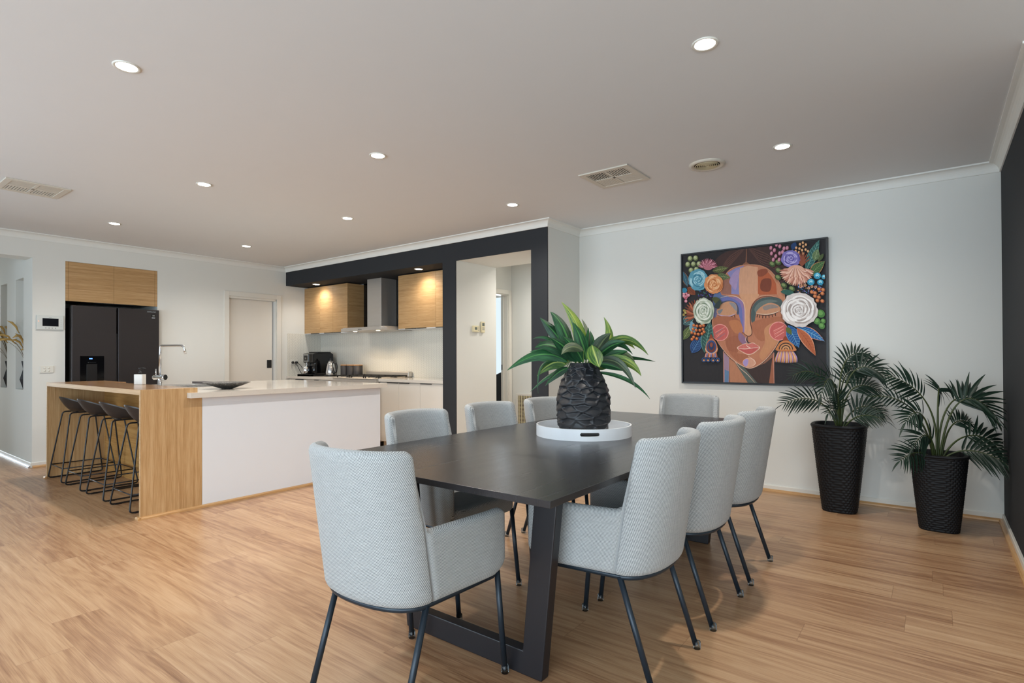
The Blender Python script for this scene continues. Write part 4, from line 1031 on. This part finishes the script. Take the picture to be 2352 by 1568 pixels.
def paintmat(c):
    if c not in PM:
        PM[c]=len(PL); q=NT('paint_'+c); v=q.coord(); n=q.noise(q.scale(v,(60,60,18)),1,4,.65); n2=q.noise(v,9,3)
        base=lin(c); a=tuple(x*.80 for x in base[:3]); b=tuple(min(1,x*1.16+.004) for x in base[:3])
        col=q.mix(n,(*a,1),(*b,1)); col=q.mix(q.m('MULTIPLY',n2,.16),col,(*a,1)); q.bump(n,.25,.001); PL.append(q.fin(col,.62,spec=.25))
    return PM[c]
IN0,IN1=.018,PS-.018
def put(pts,c):
    layer[0]+=1; y=-.030-.00004*layer[0]
    P=[]
    for x,z in pts: P.append((min(max(x,IN0),IN1),min(max(z,IN0),IN1)))
    cm.add([(x,y,z) for x,z in P],[tuple(range(len(P)))],paintmat(c))
def sm(pts,closed=True,n=6):
    N=len(pts); out=[]
    rng=range(N) if closed else range(N-1)
    for i in rng:
        g=lambda k: pts[k%N] if closed else pts[max(0,min(N-1,k))]
        a,b,c,d=g(i-1),g(i),g(i+1),g(i+2)
        for k in range(n):
            t=k/n; out.append(tuple(.5*((2*b[q])+(-a[q]+c[q])*t+(2*a[q]-5*b[q]+4*c[q]-d[q])*t*t+(-a[q]+3*b[q]-3*c[q]+d[q])*t**3) for q in (0,1)))
    if not closed: out.append(pts[-1])
    return out
def poly(pts,c,smooth=True): put([Hm(*p) for p in (sm(pts) if smooth else pts)],c)
def stroke(pts,w,c,taper=True,smooth=True):
    Q=sm(pts,False,5) if (smooth and len(pts)>2) else list(pts); L=[];R=[]; N=len(Q)
    for i,(x,y) in enumerate(Q):
        x0,y0=Q[max(i-1,0)]; x1,y1=Q[min(i+1,N-1)]; dx,dy=x1-x0,y1-y0; l=math.hypot(dx,dy) or 1
        k=(sin(PI*min(1,max(.0,(i+.35)/(N-.3))))**.6 if taper else 1)*w/2; L.append((x-dy/l*k,y+dx/l*k)); R.append((x+dy/l*k,y-dx/l*k))
    put([Hm(*p) for p in L+R[::-1]],c)
def ell(cx,cy,rx,ry,c,n=28,rot=0,jit=0):
    P=[]
    for k in range(n):
        a=2*PI*k/n; r=1+random.uniform(-jit,jit); x=rx*r*cos(a); y=ry*r*sin(a); P.append((cx+x*cos(rot)-y*sin(rot),cy+x*sin(rot)+y*cos(rot)))
    put([Hm(*p) for p in P],c)
def leafp(x0,y0,x1,y1,w,c,edge=None,veins=None,bend=0):
    dx,dy=x1-x0,y1-y0; l=math.hypot(dx,dy); nx,ny=-dy/l,dx/l
    def L(s,k): return [(x0+dx*t+nx*(s*w*k*sin(PI*t**.85)+bend*sin(PI*t)),y0+dy*t+ny*(s*w*k*sin(PI*t**.85)+bend*sin(PI*t))) for t in [i/10 for i in range(11)]]
    if edge: put([Hm(*p) for p in L(1,1.15)+L(-1,1.15)[::-1]],edge)
    put([Hm(*p) for p in L(1,1)+L(-1,1)[::-1]],c)
    if veins:
        stroke([(x0+nx*bend*.3,y0+ny*bend*.3),(x0+dx*.5+nx*bend,y0+dy*.5+ny*bend),(x1,y1)],3.5,veins)
        for i in range(2,9):
            t=i/10; cx,cy=x0+dx*t+nx*bend*sin(PI*t),y0+dy*t+ny*bend*sin(PI*t); ww=w*.85*sin(PI*t**.85)
            for s in (-1,1): stroke([(cx,cy),(cx+nx*s*ww+dx*.09,cy+ny*s*ww+dy*.09)],2.6,veins,smooth=False)
def rose(cx,cy,r,base,lt,dk,ry=None,n=34):
    ry=ry or r; ell(cx,cy,r,ry,base,36,0,.05)
    for k in range(n):
        q=1-(k/n)**.8*.92; a=k*2.4+random.uniform(-.5,.5); rr_=r*q*random.uniform(.78,.92); ry_=rr_*ry/r; w=max(5,r*.11*q+4); sp=.34+.22*q
        stroke([(cx+rr_*cos(a+s),cy+ry_*sin(a+s)) for s in (-sp,-sp/2,0,sp/2,sp)],w,lt if k%3 else dk)
    for k in range(5):
        a=k*1.9; stroke([(cx+r*.14*cos(a+s),cy+ry*.14*sin(a+s)) for s in (-.9,0,.9)],6,dk if k%2 else lt)
def mum(cx,cy,r,a0,a1,base,lt,dk,n=26,ring=3):
    for j in range(ring):
        for k in range(n):
            a=a0+(a1-a0)*(k+.5*(j%2))/n; rr_=r*(1-.24*j)
            stroke([(cx,cy),(cx+rr_*.55*cos(a)+3,cy+rr_*.55*sin(a)),(cx+rr_*cos(a+.05),cy+rr_*sin(a+.05))],r*.13,(base,lt,dk)[(k+j)%3])
random.seed(21)
BGC='2b292b'; put([(IN0,IN0),(IN1,IN0),(IN1,IN1),(IN0,IN1)],BGC)
# hair
poly([(400,400),(420,330),(480,270),(560,232),(720,190),(880,178),(1000,210),(1080,300),(1100,400),(1080,500),(1040,600),(980,520),(730,380),(560,450),(500,520),(430,470)],'45302c')
for k in range(16):
    o=k*9; stroke([(712-k*1.5,205+o*.2),(650-o*.6,230+o*1.0),(560-o*.5,290+o*1.1),(480+o*.35,400+o*.4)],4,('6e4c42','5a3c34','3a2724')[k%3])
for k in range(16):
    o=k*9; stroke([(735+k*1.2,200+o*.2),(820+o*.3,225+o*.9),(940+o*.4,280+o*.9),(1030+o*.1,400+o*.5)],4,('6e4c42','5a3c34','3a2724')[k%3])
stroke([(722,190),(722,280),(716,350),(690,375)],13,'7a5240'); poly([(712,340),(735,345),(760,375),(680,378)],'8a5c44')
# neck
poly([(505,1180),(560,1230),(640,1290),(770,1332),(880,1290),(985,1180),(988,1480),(508,1480)],'875c4a',False)
poly([(508,1190),(560,1240),(560,1480),(508,1480)],'9a7f92',False); poly([(520,1350),(560,1370),(555,1480),(520,1480)],'5f7c9c',False)
poly([(560,1245),(620,1290),(700,1380),(740,1480),(570,1480)],'b27a5c',False); poly([(620,1290),(690,1310),(830,1480),(740,1480)],'58605a',False)
poly([(690,1312),(770,1334),(900,1290),(975,1230),(940,1480),(830,1480)],'3f302d',False); poly([(975,1200),(988,1190),(988,1480),(940,1480)],'9a5f46',False)
stroke([(600,1250),(660,1330),(740,1400),(812,1480)],6,'cfae98'); stroke([(508,1180),(510,1300),(512,1480)],6,'c98f7c',False); stroke([(985,1190),(984,1300),(988,1480)],6,'c98f7c',False)
# face
FO=[(500,560),(520,470),(570,410),(640,380),(730,366),(830,368),(920,400),(990,465),(1040,545),(1080,640),(1090,740),(1085,850),(1075,940),(1050,1040),(1000,1130),(940,1215),(860,1290),(770,1332),(690,1312),(610,1262),(530,1190),(460,1100),(415,1000),(400,880),(402,760),(420,670),(470,610)]
poly([((x-745)*1.012+745,(y-850)*1.008+850) for x,y in FO],'d39a78'); poly(FO,'b6775a')
poly([(500,500),(580,480),(580,645),(490,640)],'996858',False); poly([(540,440),(620,395),(700,372),(655,440),(650,560),(655,645),(580,640),(582,500),(560,470)],'8a86b4',False)
poly([(560,520),(600,440),(655,410),(640,520),(620,600),(580,560)],'a58fb4')
poly([(662,395),(735,372),(830,385),(838,640),(800,690),(700,700),(655,650),(652,480)],'d09c7c',False)
poly([(832,425),(890,418),(935,440),(1000,520),(1016,640),(832,645)],'b05c3a',False); poly([(870,505),(955,500),(945,610),(860,600)],'7a3f2c'); poly([(830,420),(900,400),(925,430),(880,470),(835,470)],'8d4a33')
poly([(925,420),(985,470),(1040,560),(1075,640),(1085,700),(1018,650),(1002,540),(960,470)],'c08261')
poly([(415,640),(460,600),(492,650),(560,660),(470,700),(455,790),(415,860),(405,740)],'5f7196'); poly([(420,760),(470,740),(445,830),(420,900)],'6c6a86')
# left eye
poly([(470,700),(540,668),(620,680),(670,720),(695,800),(700,900),(680,960),(660,860),(620,780),(470,790)],'6a70a8'); poly([(480,720),(560,700),(630,730),(655,800),(640,835),(600,760),(500,745)],'4b5063')
poly([(440,810),(470,750),(540,712),(610,720),(635,770),(622,830),(560,852),(480,838)],'c3906e'); poly([(450,800),(500,785),(470,830)],'7b7d80'); poly([(560,720),(620,735),(630,800),(590,760)],'8e8a8c')
stroke([(445,832),(500,846),(560,848),(622,826)],9,'b7a2c0'); stroke([(444,838),(500,855),(560,857),(622,832)],6,'33211f')
for k,(x,y) in enumerate(((474,850),(502,857),(530,860),(560,858),(588,850),(612,840))): stroke([(x,y),(x-6+k*2,y+24)],7,'33211f',False,False)
# right eye
poly([(772,900),(768,810),(790,740),(840,690),(910,668),(1000,668),(1060,700),(1070,780),(1040,800),(960,720),(860,740),(820,810),(800,900)],'4c5a58'); poly([(800,780),(850,715),(940,690),(1020,705),(940,725),(860,770),(830,830)],'66716c')
poly([(815,822),(860,760),(940,722),(1020,740),(1050,790),(1000,815),(900,832)],'bf8b6a'); poly([(880,760),(960,735),(1030,760),(960,775),(900,790)],'8d8078')
stroke([(815,820),(900,830),(980,818),(1032,796)],8,'d9c0a8'); stroke([(815,827),(900,840),(980,827),(1035,800)],6,'33211f')
for k,(x,y) in enumerate(((830,832),(852,837),(880,841),(908,840),(938,836),(966,828),(996,818))): stroke([(x,y),(x-6+k*2,y+26)],7,'33211f',False,False)
# cheeks shading
poly([(430,860),(640,870),(690,1000),(640,1090),(520,1080),(430,1000)],'a4654a'); poly([(530,1080),(620,1030),(700,1060),(720,1110),(650,1130),(640,1190),(560,1180)],'9c5f46'); poly([(560,900),(650,890),(690,960),(680,1010),(610,1000)],'b8764f')
poly([(790,900),(1060,850),(1060,930),(960,960),(920,1060),(860,1080),(800,1020)],'a8694c'); poly([(900,960),(1010,900),(1060,960),(1040,1060),(960,1170),(880,1260),(850,1200),(900,1090)],'c08660'); poly([(560,1180),(660,1200),(740,1215),(720,1290),(640,1270)],'a5664a')
poly([(660,1000),(715,1050),(722,1100),(690,1110),(650,1060)],'8b6a84')
# nose
poly([(655,640),(700,640),(840,640),(810,690),(770,750),(757,830),(765,930),(778,1000),(770,1022),(740,1035),(712,1022),(705,1000),(708,900),(705,780),(690,710)],'d09a76')
poly([(560,668),(640,668),(690,712),(706,790),(708,900),(705,1000),(690,1000),(690,880),(684,790),(665,730),(620,695)],'8d74a0',False)
stroke([(470,680),(540,660),(620,662),(680,700),(708,760),(710,900),(706,1000)],7,'e0bda6'); stroke([(1030,680),(940,660),(860,672),(795,720),(763,800),(762,900),(778,990),(770,1025),(742,1036),(712,1020),(690,1000),(684,1010)],7,'4a2c28'); stroke([(1020,668),(930,652),(850,662),(790,705)],4,'d9ab8e')
stroke([(735,1040),(730,1070),(745,1098),(770,1100)],13,'4a3a3c'); stroke([(722,1040),(718,1075),(735,1100)],5,'d9c0b4')
# lips
poly([(636,1150),(670,1122),(712,1104),(742,1106),(790,1096),(822,1115),(856,1142),(825,1175),(790,1200),(745,1212),(700,1195)],'dfb9a2'); poly([(645,1150),(700,1112),(742,1112),(790,1103),(846,1142),(790,1192),(745,1204),(700,1188)],'c96f66')
poly([(655,1152),(720,1150),(790,1138),(836,1144),(790,1188),(745,1200),(700,1182)],'bb5a54'); stroke([(645,1150),(700,1156),(750,1152),(800,1144),(850,1142)],5,'f0d6c6'); stroke([(725,1118),(740,1135),(768,1148)],6,'efd2c4')
ell(752,1283,62,44,'d9a58c'); ell(750,1283,54,38,'cf9a80'); poly([(694,1280),(720,1250),(745,1262),(735,1310),(710,1318)],'a690c0')
stroke([(460,1100),(530,1195),(610,1266),(690,1316),(770,1336),(860,1294),(940,1219),(1004,1132),(1050,1045)],6,'d9b49c'); stroke([(740,1222),(790,1255),(812,1290),(790,1315)],5,'e6c3ac')
for cx,cy,r in ((475,1004,82),(1030,986,91)):
    ell(cx,cy,r,r*.98,'e0948a'); ell(cx,cy,r-8,r*.98-8,'c0605a')
    for k in range(5):
        o=-50+k*25; stroke([(cx-r*.55+k*4,cy+o*.6+30),(cx+r*.55-(k%2)*20,cy+o*.6-22)],7,('dd8f82','7a6f78','d77f72')[k%3] if cx<600 else ('e6a094','d77f72')[k%2])
# leaves behind flowers (left)
leafp(118,430,165,575,26,'2f5263','b57a4a','5f8fa0'); leafp(400,425,552,392,26,'4c5230','6b7442','a3a86a'); leafp(425,470,570,485,28,'4d5a3a','6b7a4c','9fae78'); leafp(165,580,240,650,30,'8a4a30','b56a42','5c2f22')
leafp(120,930,230,840,40,'33545a','7f9f98','a9c0b0'); leafp(125,1075,200,940,32,'4b5a34','70804a','9aa468'); leafp(235,1010,200,900,30,'6f9bab','9fc0c8'); leafp(208,1200,300,1040,46,'22406e','3a5f94','5f8fb8'); leafp(330,1195,385,900,52,'2f5550','5f9186','7fb0a0')
for k in range(26): ell(265+random.uniform(0,150),615+random.uniform(0,60),6,5,('4b3f86','3f6a4a','6a5aa8','2f4a7a')[k%4],8)
# left flowers
for x,y in ((190,310),(242,305),(168,365),(222,362),(275,360),(200,420),(250,412)):
    ell(x,y,25,27,'5a6540',18,.4); ell(x-3,y-5,18,20,'a3ab7a',16,.4); ell(x-6,y-9,9,10,'c2c89c',12)
mum(360,400,95,-PI*.95,-.1,'b56a78','d993a0','8d4a58',16,3); ell(362,395,42,22,'b9707c')
rose(270,510,95,'5f9cb0','a9d3dc','3f7a90',102); rose(417,548,89,'d98f5c','f0bd8c','b56a3c',92)
mum(265,830,135,PI*.8,PI*1.75,'8a4a34','b3694a','6a3a2a',14,2)
for k in range(14): x,y=130+random.uniform(0,50),625+random.uniform(0,90); ell(x,y,13,13,('b5566a','d98f9c')[k%2],12); ell(x-2,y-3,6,6,'e6b5bc',10)
ell(140,610,26,24,'2f7f9c',16); ell(140,800,14,12,'9a8a4a',12); ell(132,840,14,12,'9a8a4a',12); ell(150,820,11,11,'b5a862',12)
rose(322,805,100,'b9c1ac','e6e9dc','7f8f78',125,70)
poly([(405,690),(440,670),(485,700),(490,740),(450,745)],'4c5230'); poly([(425,760),(470,700),(485,720),(470,780)],'2f3b3a')
for x,y in ((232,940),(262,945),(296,945),(325,940),(225,975),(255,985),(290,985),(320,975),(213,1008),(245,1018),(276,1022),(310,1018),(330,1000),(232,1050),(262,1065),(216,1070)): ell(x,y,15,15,'8d4326',14); ell(x-2,y-3,11,11,'c8713c',14); ell(x-5,y-6,4,4,'e6a874',8)
# earrings
poly([(380,1090),(395,1020),(425,1090)],'8a3f28'); poly([(400,1060),(440,1090),(462,1160),(440,1205),(400,1215),(358,1205),(342,1160),(362,1090)],'b5704a'); ell(400,1140,46,62,'2f4a7a'); ell(400,1142,36,50,'6a3428'); ell(400,1130,26,38,'22365e'); ell(400,1120,14,22,'8d4a34')
for k in range(18): a=PI*.05+PI*.9*k/17; ell(400+56*cos(a),1150+50*sin(a),4,4,'e6c3a4',8)
for k in range(9): x=342+k*14; stroke([(352+k*12,1200),(x,1238)],9,('d99a8a','8a86b4','b56a4a')[k%3],False,False)
for x in (330,370,418,462): ell(x,1262,22,22,'2f4a7a',18); ell(x,1262,14,14,BGC,14); ell(x,1266,8,8,'d99a6a',10)
poly([(1075,1075),(1100,1030),(1130,1075)],'8a3f28'); poly([(1018,1168),(1022,1130),(1045,1095),(1080,1078),(1120,1076),(1160,1095),(1186,1130),(1192,1170)],'c27a48')
for r,c in ((68,'3a2a28'),(58,'c98a58'),(44,'3a2a28'),(34,'d39a68'),(20,'5a342a'),(12,'c98a58')): put([Hm(1104+r*cos(a),1158-r*.95*sin(a)) for a in [PI*k/14 for k in range(15)]],c)
stroke([(1018,1170),(1105,1174),(1192,1170)],7,'a9623c')
for k in range(22): x0=1035+k*6.6; stroke([(x0,1175),(1012+k*9.2,1230),(1002+k*9.8,1284-abs(k-11)*.6)],9,('d99a6a','a690c0','c27a52','e0b48c')[k%4])
# right leaves
leafp(1290,420,1415,130,40,'2f5f5c','5f9186','86b8a8'); leafp(1370,330,1400,215,30,'4f6a44','86986a','a9b888'); leafp(1330,470,1468,330,42,'3f5f38','c08a5c','7a9a5c',-8); leafp(1455,260,1400,340,18,'4c5a34'); leafp(1160,225,1195,150,26,'22406e'); 
leafp(1125,930,1228,1140,52,'22508c','3f7fae','7fb8cc'); leafp(1200,950,1468,1078,40,'22609c','d98f6a','8fc8d8',-12); leafp(1205,955,1385,1215,42,'b0603c','e0a080','8a4228',-14); leafp(1110,950,1160,1020,24,'56642f')
for x,y,r in ((1430,820,42),(1395,890,36),(1440,935,32),(1455,890,26)): ell(x,y,r,r*.85,'4a7a3c',18,.6); ell(x-4,y-6,r*.6,r*.5,'6a9a52',14,.6)
for x,y in ((975,360),(1030,345),(1035,420),(1030,485),(1095,480),(1085,560),(1140,530),(1100,615),(1160,590)): ell(x,y,32,25,'41532f',18,.5); ell(x-4,y-5,20,14,'7d8c58',14,.5)
poly([(1055,620),(1100,600),(1160,610),(1180,640),(1120,650)],'2f5a50')
# right flowers
for x,y in ((962,210),(1015,180),(1046,195),(1085,215),(995,232),(968,262),(1008,288),(1045,260),(1115,210),(985,320),(1040,320),(1072,250)): ell(x,y,15,21,'8d5064',16,.2); ell(x-2,y-3,11,16,'cf8fa0',14,.2)
for x,y in ((1235,175),(1262,160),(1290,178),(1200,208),(1230,215),(1265,195),(1195,240),(1255,230),(1225,250),(1288,225),(1262,262),(1232,285),(1310,240)): ell(x,y,11,13,'d39a6a',12); ell(x-2,y-2,5,6,'f0c89c',8)
for k in range(9): a=-PI*.95+PI*.9*k/8; stroke([(1255,380),(1255+70*cos(a)*.5,350+60*sin(a)),(1255+75*cos(a),330+90*sin(a))],12,'8a4a34')
rose(1148,310,90,'7f74b8','b9aedc','5a4f98',80); mum(1205,400,165,.15,PI*.98,'c98f7a','e6b8a2','a96a58',24,3); ell(1200,420,80,50,'d9a48c'); 
for k in range(16): a=-PI*.1+PI*1.1*k/15; stroke([(1195+20*cos(a),395),(1205+70*cos(a),440+40*sin(a)),(1215+112*cos(a),450+100*sin(a))],9,('ecc4b0','b9806c','d9a48c')[k%3])
for k in range(60): x=1215+random.uniform(0,250); y=555+random.uniform(0,90); ell(x,y,6,5,('5a4a98','2f6a8c','8f8fd0','3f5a8a','c98a5c')[k%5],8)
for x,y in ((1245,572),(1285,560),(1320,585),(1350,570),(1385,575)): ell(x,y,13,12,'d9a07a',12); ell(x,y,6,6,'5a3a3a',8)
for x,y,r in ((1400,470,34),(1340,528,34),(1428,530,30),(1462,480,24)): ell(x,y,r,r*.9,'2f8fb0',18); stroke([(x-r*.6,y),(x,y-r*.6),(x+r*.6,y)],9,'8fd8e6'); stroke([(x-r*.4,y+8),(x,y-r*.2),(x+r*.4,y+8)],7,'d0f0f4')
for x,y in ((1418,595),(1350,622),(1448,635),(1380,660),(1415,670),(1455,600),(1402,700),(1448,705),(1380,630)): ell(x,y,20,18,'8d4a2c',14,.4); ell(x-3,y-3,14,12,'cf8352',12,.4)
rose(1232,788,172,'d2c9c4','efeae6','a89c96',162,90)
cm.build('canvas',PL,art)
MB().box(e+.001,PS-e-.001,-.0285,-.003,e+.001,PS-e-.001).build('stretcher',M_blackp,art)
